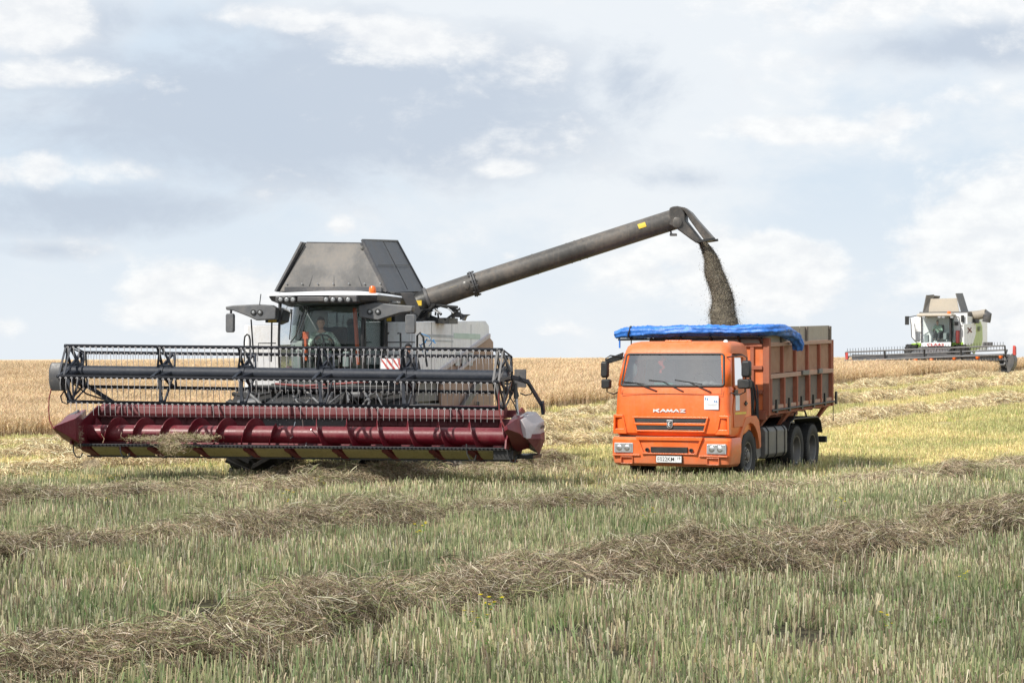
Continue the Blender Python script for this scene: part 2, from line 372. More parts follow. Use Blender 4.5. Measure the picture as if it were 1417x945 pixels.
def tangle(seed, n, rad, hg, cols, mat, wd=.006, ln=(.15, .42)):
    r = random.Random(seed); B = Blades()
    for _ in range(n):
        a = r.uniform(0, 6.283); q = rad*math.sqrt(r.random()); p = Vector((math.cos(a)*q, math.sin(a)*q, r.uniform(-.05, hg)*(1-(q/rad)**2)))
        L = r.uniform(*ln); d = hdir(r); d.z = r.gauss(0, .30); d.normalize(); d *= L; bend = Vector((r.gauss(0, .1), r.gauss(0, .1), r.gauss(.02, .08)))*L*2
        B.strip([p-d/2, p-d/6+bend*.8, p+d/6+bend, p+d/2], wd*r.uniform(.6, 1.5), jit(r.choice(cols), r, .35), Vector((r.gauss(0, 1), r.gauss(0, 1), r.gauss(0, 1))).normalized(), .5)
    return B.mesh('tangle', mat)
def crop_patch(seed, n, hgt, cols, pods, mat, wd=.008):
    r = random.Random(seed); B = Blades()
    for _ in range(n):
        p = Vector((r.uniform(-.55, .55), r.uniform(-.55, .55), -.02)); h = hgt*r.uniform(.78, 1.08); d = hdir(r)*h*abs(r.gauss(0, .12)); c = jit(r.choice(cols), r)
        top = p+d+Vector((0, 0, h)); B.strip([p, p+d*.35+Vector((0, 0, h*.5)), top], wd, c, hdir(r), .6)
        for k in range(11):
            t = r.uniform(.42, 1); q = p.lerp(top, t); e = hdir(r)*r.uniform(.03, .13)+Vector((0, 0, r.uniform(.02, .13)))
            B.strip([q, q+e*.6, q+e], wd*r.uniform(.9, 2.2), jit(r.choice(pods), r, .16), hdir(r), .3)
    return B.mesh('crop', mat)

def source(name, meshes):
    c = bpy.data.collections.new(name)
    for i, me in enumerate(meshes): c.objects.link(bpy.data.objects.new(f'{name}_{i}', me))
    return c
def scatter(o, coll, density, seed, smin, smax, tilt=.12, join=False, align=False, sz=None, dens_attr=None):
    g = bpy.data.node_groups.new('scatter', 'GeometryNodeTree')
    g.interface.new_socket('Geometry', in_out='INPUT', socket_type='NodeSocketGeometry'); g.interface.new_socket('Geometry', in_out='OUTPUT', socket_type='NodeSocketGeometry')
    N, L = g.nodes, g.links; gi = N.new('NodeGroupInput'); gu = N.new('NodeGroupOutput')
    dp = N.new('GeometryNodeDistributePointsOnFaces'); dp.inputs['Density'].default_value = density; dp.inputs['Seed'].default_value = seed
    if dens_attr:
        na = N.new('GeometryNodeInputNamedAttribute'); na.data_type = 'FLOAT'; na.inputs[0].default_value = dens_attr
        mu = N.new('ShaderNodeMath'); mu.operation = 'MULTIPLY'; mu.inputs[1].default_value = density; L.new(na.outputs[0], mu.inputs[0]); L.new(mu.outputs[0], dp.inputs['Density'])
    L.new(gi.outputs[0], dp.inputs['Mesh'])
    ci = N.new('GeometryNodeCollectionInfo'); ci.inputs[0].default_value = coll; ci.inputs[1].default_value = True; ci.inputs[2].default_value = True
    ip = N.new('GeometryNodeInstanceOnPoints'); L.new(dp.outputs['Points'], ip.inputs['Points']); L.new(ci.outputs[0], ip.inputs['Instance']); ip.inputs['Pick Instance'].default_value = True
    rv = N.new('FunctionNodeRandomValue'); rv.data_type = 'FLOAT_VECTOR'; rv.inputs[0].default_value = (-tilt, -tilt, 0); rv.inputs[1].default_value = (tilt, tilt, 6.283); rv.inputs['Seed'].default_value = seed+1
    if align:
        rr = N.new('FunctionNodeRotateRotation'); rr.rotation_space = 'LOCAL'; L.new(dp.outputs['Rotation'], rr.inputs[0]); L.new(rv.outputs[0], rr.inputs[1]); L.new(rr.outputs[0], ip.inputs['Rotation'])
    else: L.new(rv.outputs[0], ip.inputs['Rotation'])
    rs = N.new('FunctionNodeRandomValue'); rs.data_type = 'FLOAT'; rs.inputs[2].default_value = smin; rs.inputs[3].default_value = smax; rs.inputs['Seed'].default_value = seed+2
    L.new(rs.outputs[1], ip.inputs['Scale'])
    if join:
        j = N.new('GeometryNodeJoinGeometry'); L.new(gi.outputs[0], j.inputs[0]); L.new(ip.outputs[0], j.inputs[0]); L.new(j.outputs[0], gu.inputs[0])
    else: L.new(ip.outputs[0], gu.inputs[0])
    md = o.modifiers.new('scatter', 'NODES'); md.node_group = g

LEAFN = leafy('green_stubble', gvar=.24, gscale=.35, tint=(.98, .99, .90), tint2=(1.04, .95, .92))
LEAFF = leafy('straw_stubble', gvar=.18, gscale=.22, tint=(.92, 1.0, .85), tint2=(1.04, .98, .9), trans=.2)
LEAFW = leafy('dry_windrow_stalks', gvar=.15, gscale=1.2, trans=.1)
LEAFC = leafy('ripe_crop', gvar=.12, gscale=.12, trans=.2)
STK = [(.54, .55, .33), (.45, .48, .28), (.62, .55, .38), (.30, .37, .19), (.84, .78, .60), (.68, .66, .46), (.34, .27, .20), (.40, .50, .27), (.20, .20, .12), (.24, .22, .15)]
GRN = [(.18, .30, .11), (.26, .38, .15), (.14, .25, .10), (.38, .45, .22)]
LIE = [(.42, .37, .28), (.34, .28, .21), (.26, .21, .16)]
near_src = source('near_stubble', [stubble_patch(s, 310, 62, 90, .25, STK, GRN, LIE, LEAFN) for s in range(5)] +
                  [stubble_patch(40+s, 250, 170, 50, .26, STK[:4], GRN, LIE, LEAFN) for s in range(2)] +
                  [stubble_patch(50+s, 170, 70, 240, .22, STK[2:], GRN, LIE, LEAFN) for s in range(2)])
STF = [(.74, .63, .35), (.66, .58, .30), (.82, .71, .44), (.50, .50, .24), (.42, .33, .19)]  # paler than the near stalks: ripe straw plus some sunlight put into the colour
GRF = [(.38, .46, .15), (.50, .55, .21), (.42, .48, .18)]
LIF = [(.80, .69, .44), (.70, .58, .35), (.50, .40, .24)]
far_src = source('far_stubble', [stubble_patch(80+s, 170, 90+60*(s % 2), 160, .17, STF, GRF, LIF, LEAFF, .014) for s in range(4)])

def region(name, x0k, ya, yb, step, keep=None, mat=None, zo=0.):
    ys = [ya+step*i for i in range(int((yb-ya)/step)+1)]; xm = yb*x0k+4
    xs = [-xm+step*i for i in range(int(2*xm/step)+1)]
    k = lambda x, y: abs(x) < y*x0k+3 and (keep is None or keep(x, y))
    me = grid_mesh(name, xs, ys, lambda x, y: ground(x, y)+zo, mat, k)
    o = bpy.data.objects.new(name, me); COL.objects.link(o); return o
# the standing crop's edge: x - .84 y = c
EDGE = -68.6
def row_c(x, y): return x-.84*y
def in_crop(x, y): return row_c(x, y) + 1.2*math.sin(x*.3) + .5*math.sin(x*1.1) < EDGE and not (x > .2165*y + .3*math.sin(y*.7) and y < 150)
def fade(y, a, b, mode):
    t = sstep((y-a)/(b-a)); return t if mode else 1-t
st1 = region('stubble', .36, 12.5, 52, 1.)
a_ = st1.data.attributes.new('dens', 'FLOAT', 'POINT'); a_.data.foreach_set('value', [fade(v.co.y, 40, 52, 0)*(1-.35*math.exp(-((v.co.x-6.1)/2.5)**2-((v.co.y-47)/4)**2))*(1-.7*math.exp(-((v.co.x+3.4)/2.6)**2-((v.co.y-43.3)/1.6)**2))*(1-.5*math.exp(-((v.co.x-3.6)/1.6)**2-((v.co.y-43.2)/1.)**2)) for v in st1.data.vertices])
st1.data.materials.append(LEAFN)
scatter(st1, near_src, 1.35, 3, .8, 1.15, .06, dens_attr='dens'); tag(st1, 'grey green cut stubble standing in the shaded foreground', 'stubble', kind='stuff')
st2 = region('stubble', .40, 36, 112, 1.5, lambda x, y: not in_crop(x, y))
a_ = st2.data.attributes.new('dens', 'FLOAT', 'POINT'); a_.data.foreach_set('value', [fade(v.co.y, 37, 50, 1)*(1-.8*math.exp(-((v.co.x+3.2)/2.8)**2-((v.co.y-44.)/2.5)**2)) for v in st2.data.vertices])
scatter(st2, far_src, 1.5, 9, .8, 1.2, .06, dens_attr='dens'); tag(st2, 'pale yellow sunlit stubble between the machines and the crop', 'stubble', kind='stuff')

# small yellow flowers and taller weeds in the stubble
WEEDM = leafy('weed_leaf', gvar=.1)
def weed_mesh(seed, flower):
    r = random.Random(seed); B = Blades()
    for k in range(7):
        d = hdir(r); h = r.uniform(.16, .34); top = d*h*.35+Vector((0, 0, h)); B.strip([Vector((0, 0, 0)), top*.5+d*.01, top], .006, jit((.20, .30, .08), r), hdir(r), .5)
        for q in range(4):
            e = hdir(r); p = top*r.uniform(.3, .95); B.strip([p, p+e*.03+Vector((0, 0, .012)), p+e*.06], .02, jit((.13, .25, .06), r), e.cross(Vector((0, 0, 1))), .2)
        if flower:
            for q in range(5):
                e = Vector((math.cos(q*1.257), math.sin(q*1.257), .2)); B.strip([top, top+e*.012, top+e*.024], .018, (.75, .60, .03), e.cross(Vector((0, 0, 1))).normalized(), .8)
    return B.mesh('weed_plant', WEEDM)
wsrc = source('weeds', [weed_mesh(1, True), weed_mesh(2, False), weed_mesh(3, False), weed_mesh(4, True)])
wd_ = region('weeds', .29, 13, 50, 1.); scatter(wd_, wsrc, .12, 21, .6, 1.1, .2); tag(wd_, 'green weeds with small yellow flowers scattered in the stubble', 'weeds', kind='stuff')

# standing crop
CST = [(.58, .46, .33), (.50, .39, .28), (.60, .49, .35)]
CPD = [(.76, .58, .37), (.82, .65, .42), (.70, .52, .34), (.66, .51, .31)]
csrc = source('standing_crop', [crop_patch(s, 85, .71, CST, CPD, LEAFC, .012) for s in range(5)])
def crop_mat():
    m = bpy.data.materials.new('ripe_crop_mass'); m.use_nodes = True; t = NT(m.node_tree); b = t.n['Principled BSDF']
    p = t.new('ShaderNodeNewGeometry').outputs['Position']; a = t.noise(p, .07, 4, .6); f = t.noise(p, 3.5, 6, .7)
    c = t.mix(t.ss(f, .35, .65), (.50, .37, .23), (.78, .60, .38)); c = t.mix(t.m('MULTIPLY', t.ss(a, .4, .7), .3), c, (.60, .53, .33))
    t.put(b.inputs['Base Color'], c); b.inputs['Roughness'].default_value = .95; b.inputs['Specular IOR Level'].default_value = .05
    bn = t.new('ShaderNodeBump'); bn.inputs['Strength'].default_value = .9; bn.inputs['Distance'].default_value = .12; t.put(bn.inputs['Height'], f); t.l.new(bn.outputs[0], b.inputs['Normal'])
    return m
CROPM = crop_mat()
CH = .54
cm = region('standing_crop', .52, 50, 175, 1.25, in_crop, CROPM, 0.)
# raise the mass sheet and give it side walls, so it is a solid body of stalks
import bmesh
def solidify_crop(me, h):
    b = bmesh.new(); b.from_mesh(me)
    ed = [e for e in b.edges if e.is_boundary]
    r = bmesh.ops.extrude_edge_only(b, edges=ed); low = [g for g in r['geom'] if isinstance(g, bmesh.types.BMVert)]; ls = set(low)
    for v in b.verts:
        if v not in ls: v.co.z += h*(1+.10*math.sin(v.co.x*1.7+v.co.y)*math.sin(v.co.y*1.3))
        else: v.co.z -= .05
    b.to_mesh(me); b.free()
base_o = cm.copy(); base_o.data = cm.data.copy()
solidify_crop(cm.data, CH-.12); 
def edge_band(me):
    for v in me.vertices: pass
cg = bpy.data.objects.new('standing_crop_points', base_o.data)
# scatter needs the ground-level sheet; join the mass by object info
def scatter_crop(o, mass, coll):
    scatter(o, coll, 2.1, 5, .86, 1.12, .07)
    g = o.modifiers[0].node_group; N, L = g.nodes, g.links
    oi = N.new('GeometryNodeObjectInfo'); oi.inputs[0].default_value = mass; j = N.new('GeometryNodeJoinGeometry')
    ip = next(n for n in N if n.bl_idname == 'GeometryNodeInstanceOnPoints'); gu = next(n for n in N if n.bl_idname == 'NodeGroupOutput')
    L.new(ip.outputs[0], j.inputs[0]); L.new(oi.outputs[0], j.inputs[0]); L.new(j.outputs[0], gu.inputs[0])
COL.objects.unlink(cm); cm.name = 'crop_mass'
cg.name = 'standing_crop'; COL.objects.link(cg); scatter_crop(cg, cm, csrc); tag(cg, 'ripe tan crop standing uncut behind the machines', 'crop', kind='stuff')
bpy.data.objects.remove(base_o)
# far crop up to the skyline
fx = nonuni(3000, 120, 4); fy = [170*(1.045**i) for i in range(70)]
fm = grid_mesh('distant_crop', fx, [fy[0]-.5]+fy, lambda x, y: ground(x, y)+(-.1 if y < fy[0] else .70+.05*math.sin(x*.3)*math.sin(y*.2)), CROPM)
fo = bpy.data.objects.new('distant_crop', fm); COL.objects.link(fo); tag(fo, 'tan crop far off along the skyline', 'crop', kind='stuff')

# windrows of cut stalks
WC = [(.50, .40, .27), (.36, .275, .185), (.62, .51, .37), (.14, .105, .075), (.78, .68, .52), (.40, .40, .20), (.22, .165, .12)]
WP = [(.84, .70, .44), (.72, .57, .35), (.90, .78, .53), (.36, .27, .17), (.52, .40, .25)]  # the darker browns put shadow among the straw into the stalk colour
def mass_mat(name, a, b_):
    m = bpy.data.materials.new(name); m.use_nodes = True; t = NT(m.node_tree); b = t.n['Principled BSDF']
    p = t.new('ShaderNodeNewGeometry').outputs['Position']; mp = t.new('ShaderNodeMapping'); t.l.new(p, mp.inputs[0]); mp.inputs['Scale'].default_value = (1, 1, 2.5)
    f = t.noise(mp.outputs[0], 14, 6, .7); t.put(b.inputs['Base Color'], t.mix(t.ss(f, .35, .65), a, b_)); b.inputs['Roughness'].default_value = 1; b.inputs['Specular IOR Level'].default_value = .05
    bn = t.new('ShaderNodeBump'); bn.inputs['Strength'].default_value = 1; bn.inputs['Distance'].default_value = .05; t.put(bn.inputs['Height'], f); t.l.new(bn.outputs[0], b.inputs['Normal']); return m
WMD = mass_mat('brown_stalk_mass', (.05, .038, .027), (.24, .18, .125)); WMP = mass_mat('pale_straw_mass', (.22, .16, .10), (.60, .48, .31))
GY = (.32, .36, .15)
dark_src = source('windrow_stalks', [tangle(s, 520, .34, .13, WC, LEAFW, .0062, (.07, .26)) for s in range(6)] + [tangle(9, 260, .36, .18, WC+[GY, GY], LEAFW, .006, (.15, .45))])
pale_src = source('pale_straw', [tangle(20+s, 230, .34, .16, WP, LEAFW, .013, (.1, .32)) for s in range(4)])
def windrow(c, ya, yb, wdt, hgt, mass, src, dens, label, seed, grp, step=.14, off=None, gap=None, lumps=None):
    r = random.Random(seed); ph = [r.uniform(0, 6.28) for _ in range(8)]
    dirv = Vector((.84, 1, 0)).normalized(); nrm = Vector((dirv.y, -dirv.x, 0)); L = (yb-ya)/dirv.y; n = int(L/step); m = 10; V = []; F = []
    for i in range(n+1):
        t = i/n; y = ya+(yb-ya)*t; x = c+.84*y; s = i*step
        sh = .35*math.sin(s*.22+ph[0])+.18*math.sin(s*.61+ph[1])+.08*math.sin(s*1.7+ph[5]) + (off(y) if off else 0)
        hh = hgt*(1+.30*math.sin(s*.75+ph[2])+.22*math.sin(s*1.9+ph[3])+.14*math.sin(s*4.3+ph[4])); ww = wdt*(1+.18*math.sin(s*.55+ph[6])+.1*math.sin(s*2.1+ph[7]))
        if gap: hh *= gap(y)
        e = min(1, i*step/.8, (n-i)*step/.8); hh *= math.sqrt(max(0, e)); ww *= .5+.5*e
        for j in range(m+1):
            q = (j/m*2-1); P = Vector((x, y, 0))+nrm*(sh+q*ww/2)
            z = hh*max(0, 1-abs(q)**2.4)*(1+.12*math.sin(7*q+s*2.3)+.10*math.sin(13*q-s*3.7)) - .03
            V.append((P.x, P.y, ground(P.x, P.y)+z))
    for i in range(n):
        for j in range(m): a = i*(m+1)+j; F.append((a, a+1, a+m+2, a+m+1))
    me = bpy.data.meshes.new('windrow'); me.from_pydata(V, [], F); me.materials.append(mass); me.polygons.foreach_set('use_smooth', [True]*len(F)); me.update()
    o = bpy.data.objects.new('windrow', me); COL.objects.link(o); scatter(o, src, dens, seed, .75, 1.25, .35, True, True)
    tag(o, label, 'windrow', grp, 'stuff'); return o
G1 = 'windrows of cut stalks lying across the field'
windrow(-18.1, 12.5, 36, 1.6, .26, WMD, dark_src, 15, 'thick brown windrow nearest the camera crossing the whole foreground', 3, G1, gap=lambda y: .75+.35*sstep((y-18.2)/1.5)+.25*sstep((y-24)/4), off=lambda y: .5*(1-sstep((y-17.5)/2.5)))
windrow(-28.6, 19, 62, 1.3, .25, WMD, dark_src, 13, 'brown windrow running from left edge up past the front of the truck', 4, G1, off=lambda y: .9*(1-sstep((y-22)/16)), gap=lambda y: 1-.62*math.exp(-((y-40.5)/5.)**2))
windrow(-37.5, 26, 46, 1.3, .22, WMD, dark_src, 9, 'low broken brown windrow at the left below the header', 5, G1)
windrow(-39.6, 37, 48.5, 1.3, .22, WMD, dark_src, 11, 'brown windrow lying between the large harvester and the truck', 6, G1, gap=lambda y: .4+.6*sstep((y-41)/1.5))
windrow(-49., 44, 108, 1.5, .24, WMP, pale_src, 6, 'pale straw windrow behind the truck on the sunlit ground', 7, G1, .2)
windrow(-57.5, 47, 110, 1.5, .27, WMP, pale_src, 6.5, 'high pale straw windrow lying midway between the truck and the crop', 10, G1, .2)
windrow(-64.5, 56, 108, 1.3, .20, WMP, pale_src, 6.5, 'pale straw windrow closest to the foot of the crop', 9, G1, .2, gap=lambda y: .35+.65*sstep((y-62)/20))

# a low cloud outside the view that shades the foreground
def cloud():
    m = bpy.data.materials.new('cloud_vapour'); m.use_nodes = True; t = NT(m.node_tree); t.n.clear()
    tr = t.new('ShaderNodeBsdfTransparent'); tl = t.new('ShaderNodeBsdfTranslucent'); tl.inputs[0].default_value = (.95, .95, .96, 1)
    mx = t.new('ShaderNodeMixShader'); mx.inputs[0].default_value = .24; t.l.new(tr.outputs[0], mx.inputs[1]); t.l.new(tl.outputs[0], mx.inputs[2])
    out = t.new('ShaderNodeOutputMaterial'); t.l.new(mx.outputs[0], out.inputs[0])
    H = 230.; off = SUN*(H/SUN.z); b = bmesh.new(); bmesh.ops.create_icosphere(b, subdivisions=5, radius=1)
    from mathutils import noise
    cx, cy, rx, ry = 0, -85, 170, 122
    for v in b.verts:
        n = noise.fractal(v.co*2.2, .8, 2., 5)
        v.co = Vector((v.co.x*rx, v.co.y*ry, v.co.z*16))*(1+.05*n) + Vector((off.x+cx, off.y+cy, H))
    me = bpy.data.meshes.new('cloud'); b.to_mesh(me); b.free(); me.materials.append(m); me.polygons.foreach_set('use_smooth', [True]*len(me.polygons))
    o = bpy.data.objects.new('cloud', me); COL.objects.link(o); tag(o, kind='structure')
cloud()
# ---------------------------------------------------------------- shared builders
def wheel(parent, c, r, w_, side=1, lug=0, rim=STEELG, rr=.55, holes=0, dual=False):
    """a wheel whose outer face looks towards side*x"""
    c = Vector(c); t = MB(); h = w_/2
    prof = [(r*rr, -h*.75), (r*(rr+.06), -h*.9), (r*.86, -h), (r*.965, -h*.88), (r, -h*.6), (r, h*.6), (r*.965, h*.88), (r*.86, h), (r*(rr+.06), h*.9), (r*rr, h*.75), (r*rr, -h*.75)]
    t.lathe(prof, c, 'x', 48, side)
    if lug:
        for k in range(lug):
            for s in (-1, 1):
                a = 2*math.pi*(k+(.5 if s > 0 else 0))/lug; b = a+.30
                p = c+Vector((s*h*.98, math.cos(a)*r*.985, math.sin(a)*r*.985)); q = c+Vector((s*h*.02, math.cos(b)*r*1.01, math.sin(b)*r*1.01))
                t.beam(p, q, .07, .07, (0, math.cos(a), math.sin(a)))
    else:
        for k in range(60):
            a = 2*math.pi*k/60
            for s in (-1, 1):
                t.beam(c+Vector((s*h*.85, math.cos(a)*r, math.sin(a)*r)), c+Vector((s*h*.35, math.cos(a+.03)*r*1.004, math.sin(a+.03)*r*1.004)), .022, .02, (0, math.cos(a), math.sin(a)))
    wh = bpy.data.objects.new('wheel', None); COL.objects.link(wh); wh.parent = parent
    t.build('tyre', RUBBER, wh, smooth=40)
    m = MB(); R_ = r*rr
    if dual: m.lathe([(.01, -h*.6), (R_*.99, -h*.6), (R_, h*.7), (R_*1.03, h*.86), (R_*.95, h*.8), (R_*.86, -h*.1), (R_*.62, -h*.45), (R_*.42, -h*.4), (R_*.36, h*.1), (R_*.3, h*.2), (0.01, h*.22)], c, 'x', 40, side)
    else: m.lathe([(R_, -h*.5), (R_*1.03, h*.80), (R_*.94, h*.76), (R_*.86, h*.25), (R_*.60, h*.45), (R_*.45, h*.5), (R_*.34, h*.52), (R_*.32, h*.9), (R_*.2, h*.98), (0.01, h)], c, 'x', 40, side)
    m.build('rim', rim, wh, smooth=35)
    if holes:
        hb = MB(); 
        for k in range(holes):
            a = 2*math.pi*k/holes; z = (.36 if not dual else -.22)*h
            p = c+Vector((side*(z+.004), math.cos(a)*R_*.72, math.sin(a)*R_*.72)); hb.lathe([(R_*.10, 0), (R_*.10, .012)], p, 'x', 10, side)
        hb.build('rim_hole', BLACK, wh)
        nb = MB()
        for k in range(10):
            a = 2*math.pi*(k+.5)/10; z = (.5 if not dual else -.38)*h
            nb.lathe([(.018, 0), (.018, .035)], c+Vector((side*z, math.cos(a)*R_*.47, math.sin(a)*R_*.47)), 'x', 6, side)
        nb.build('wheel_nut', STEEL, wh)
    return wh

def skin(verts, edges, radii, sub=2, root=0):
    me = bpy.data.meshes.new('sk'); me.from_pydata([tuple(v) for v in verts], edges, [])
    o = bpy.data.objects.new('sk', me); COL.objects.link(o)
    md = o.modifiers.new('s', 'SKIN'); md.use_smooth_shade = True
    for i, r in enumerate(radii):
        rr = r if isinstance(r, tuple) else (r, r); me.skin_vertices[0].data[i].radius = rr
    me.skin_vertices[0].data[root].use_root = True
    if sub: s = o.modifiers.new('u', 'SUBSURF'); s.levels = s.render_levels = sub
    dg = bpy.context.evaluated_depsgraph_get(); dg.update(); out = bpy.data.meshes.new_from_object(o.evaluated_get(dg))
    bpy.data.objects.remove(o); return out
def mesh_to(mb, me, mi=0):
    mb.cur = mi; mb.add([v.co.copy() for v in me.vertices], [tuple(p.vertices) for p in me.polygons]); return mb

def person(label, hip, facing, lean=0., seated=True, hands=None, top=CAMO, bottom=JACK, look=0., cap=None, cat='person', group=None, scale=1., foot_z=None):
    """hip: world point of the pelvis; facing: angle about z, 0 looks towards -y; hands: two world points"""
    hip = Vector(hip); Rz = Matrix.Rotation(facing, 3, 'Z')
    root = bpy.data.objects.new('person', None); COL.objects.link(root); root.location = hip; root.rotation_euler = (0, 0, facing)
    S = scale; L = lambda x, y, z: Vector((x, y, z))*S
    ln = math.sin(lean)
    V = [L(0, 0, 0), L(0, -.02+(-.10*ln), .22), L(0, -.30*ln, .42), L(0, -.42*ln, .52), L(0, -.45*ln-.01, .60)]
    E = [(0, 1), (1, 2), (2, 3), (3, 4)]; Rd = [(.155, .12), (.145, .105), (.165, .11), (.06, .06), (.052, .055)]
    hl = []
    for s in (-1, 1):
        if hands: h = Rz.inverted() @ (Vector(hands[(s+1)//2])-hip)
        else: h = L(s*.27, -.05, -.12)
        sh = L(s*.19, -.32*ln, .43); mid = (sh+h)/2; d = h-sh; half = d.length/2; ul = .29*S; k = math.sqrt(max(.0, ul*ul-half*half))
        el = mid + Vector((s*.55, .35, -.75)).normalized()*k
        wr = el+(h-el)*.86
        i = len(V); V += [sh, el, el.lerp(wr, .5), wr, h]; Rd += [.062*S, .043*S, .040*S, .028*S, (.036*S, .020*S)]; E += [(2, i), (i, i+1), (i+1, i+2), (i+2, i+3), (i+3, i+4)]
        hl.append((el, wr, h, s))
    for s in (-1, 1):
        hj = L(s*.10, -.02, -.04)
        if seated: kn = L(s*.14, -.44, .05); an = L(s*.14, -.50, -.36); to = L(s*.14, -.62, -.42)
        else: kn = L(s*.11, -.03, -.46); an = L(s*.12, .02, -.86); to = L(s*.13, -.15, -.90)
        i = len(V); V += [hj, kn, kn.lerp(an, .35), an, to]; Rd += [.095*S, .062*S, .062*S, .042*S, .038*S]; E += [(0, i), (i, i+1), (i+1, i+2), (i+2, i+3), (i+3, i+4)]
    Rd = [tuple(q*(S if isinstance(r, tuple) and idx < 5 else 1) for q in r) if isinstance(r, tuple) else r for idx, r in enumerate(Rd)]
    body = MB(); mesh_to(body, skin(V, E, Rd, 2))
    # hands: five unequal curled fingers each
    for el, wr, h, s in hl:
        d = (h-wr).normalized(); side = d.cross(Vector((0, 0, 1))).normalized(); dn = side.cross(d).normalized()
        if dn.z > 0: dn = -dn
        for k, ln_ in enumerate((.062, .075, .080, .070)):
            b0 = h+side*(k-1.5)*.017*S; fv = [b0-d*.02*S, b0+d*ln_*.5*S, b0+d*ln_*.85*S+dn*.025*S, b0+d*ln_*.75*S+dn*.05*S]
            mesh_to(body, skin(fv, [(0, 1), (1, 2), (2, 3)], [.009*S]*3+[.007*S], 1))
        b0 = h-d*.02*S+side*(-s)*.03*S; mesh_to(body, skin([b0, b0+side*(-s)*.025*S+d*.02*S, b0+side*(-s)*.02*S+d*.05*S+dn*.02*S], [(0, 1), (1, 2)], [.010*S, .009*S, .007*S], 1))
    hc = V[4]+L(0, -.015, .10); Rl = Matrix.Rotation(look, 3, 'Z')
    hd = MB(); n = 20; rings = []
    for z, rx, ryf, ryb in ((-.125, .018, .045, .0), (-.115, .035, .075, .03), (-.09, .052, .088, .06), (-.05, .064, .090, .082), (0, .072, .093, .098), (.04, .075, .092, .104), (.08, .066, .075, .092), (.105, .044, .05, .06), (.117, .012, .014, .016)):
        rings.append([hc+Rl @ (Vector((rx*math.sin(t), -(ryf if math.cos(t) > 0 else ryb)*math.cos(t), z))*S) for t in [2*math.pi*k/n for k in range(n)]])
    hd.loft(rings); 
    q = lambda x, y, z: hc + Rl @ (Vector((x, y, z))*S)
    hd.loft([[q(-.008, -.088, .012), q(.008, -.088, .012), q(.006, -.085, .02), q(-.006, -.085, .02)], [q(-.017, -.088, -.028), q(.017, -.088, -.028), q(.007, -.117, -.02), q(-.007, -.117, -.02)]])   # nose
    for s in (-1, 1): hd.ball(q(s*.075, .01, -.008), .010*S, .020*S, .032*S, 8, 6)
    hd.ball(q(0, -.083, -.058), .026*S, .012*S, .006*S, 10, 5); hd.ball(q(0, -.080, -.068), .022*S, .012*S, .006*S, 10, 5)
    body.cur = 0; body.add(hd.v, hd.f)
    body.build('body', SKIN, root, smooth=60)
    ey = MB()
    for s in (-1, 1): ey.ball(q(s*.030, -.080, .006), .013*S, .012*S, .008*S, 8, 6)
    ey.build('eye', HAIR, root, smooth=60)
    hr = MB(); rings = []
    for z, rx, ryf, ryb in ((-.03, .070, -.03, .104), (.01, .079, .0, .108), (.05, .081, .085, .112), (.085, .072, .085, .100), (.112, .050, .058, .068), (.126, .012, .014, .016)):
        rings.append([hc+Rl @ (Vector((rx*math.sin(t), -(ryf if math.cos(t) > 0 else ryb)*math.cos(t), z))*S) for t in [2*math.pi*k/n for k in range(n)]])
    if cap: rings = [[p+(p-hc)*.06 for p in r] for r in rings]
    hr.loft(rings); hr.build('knit_cap' if cap else 'hair', KNIT if cap else HAIR, root, smooth=60)
    # clothing: a looser second surface that ends at neck, wrists and ankles
    ji = [0, 1, 2]; JV = [V[0]-L(0, 0, .06), V[0], V[1], V[2], V[3]-L(0, 0, .025)]; JE = [(0, 1), (1, 2), (2, 3), (3, 4)]; JR = [(.17*S, .135*S), (.175*S, .14*S), (.165*S, .125*S), (.185*S, .128*S), (.082*S, .08*S)]
    for el, wr, h, s in hl:
        i = len(JV); sh = L(s*.19, -.32*ln, .43); JV += [sh, sh.lerp(el, .5), el, el.lerp(wr, .5), wr]; JR += [.086*S, .070*S, .064*S, .058*S, .043*S]; JE += [(3, i), (i, i+1), (i+1, i+2), (i+2, i+3), (i+3, i+4)]
    jm = MB(); mesh_to(jm, skin(JV, JE, JR, 2, 1)); jm.build('jacket', top, root, smooth=60)
    TV = [L(0, 0, -.01)]; TE = []; TR = [(.165*S, .13*S)]
    for s in (-1, 1):
        b0 = 5+10+(s+1)//2*5; i = len(TV); TV += [V[b0], V[b0+1], V[b0+2], V[b0+3]]; TR += [.108*S, .078*S, .076*S, .060*S]; TE += [(0, i), (i, i+1), (i+1, i+2), (i+2, i+3)]
    tm = MB(); mesh_to(tm, skin(TV, TE, TR, 2)); tm.build('trousers', bottom, root, smooth=60)
    bm_ = MB()
    for s in (-1, 1):
        b0 = 5+10+(s+1)//2*5; a = V[b0+3]; t_ = V[b0+4]; bm_.tube([a+L(0, .03, .06), a+L(0, .02, -.01), a.lerp(t_, .5), t_, t_+(t_-a)*.2], [.055*S, .056*S, .05*S, .045*S, .02*S], 10)
    bm_.build('boot', BLACK, root, smooth=50)
    return tag(root, label, cat, group)
# ---------------------------------------------------------------- the large harvester
F1 = Frame(-4.22, 40.65, 14)
H = F1.root('combine_harvester')
DREDB = paint('dull_dark_red_paint', (.13, .016, .022), .5, dirt=.45, dirt_c=(.20, .10, .09), scale=3, streak=.2)
tag(H, 'large grey combine harvester with wide dark red header, unloading its auger into the truck', 'combine harvester')
P = F1.l; Wd = F1.w
HW = 4.30
# --- header
hd = bpy.data.objects.new('header', None); COL.objects.link(hd); hd.parent = H
def yz(mb, prof, x0, x1): return mb.prism(prof, 'x', x0, x1)
tr = MB()
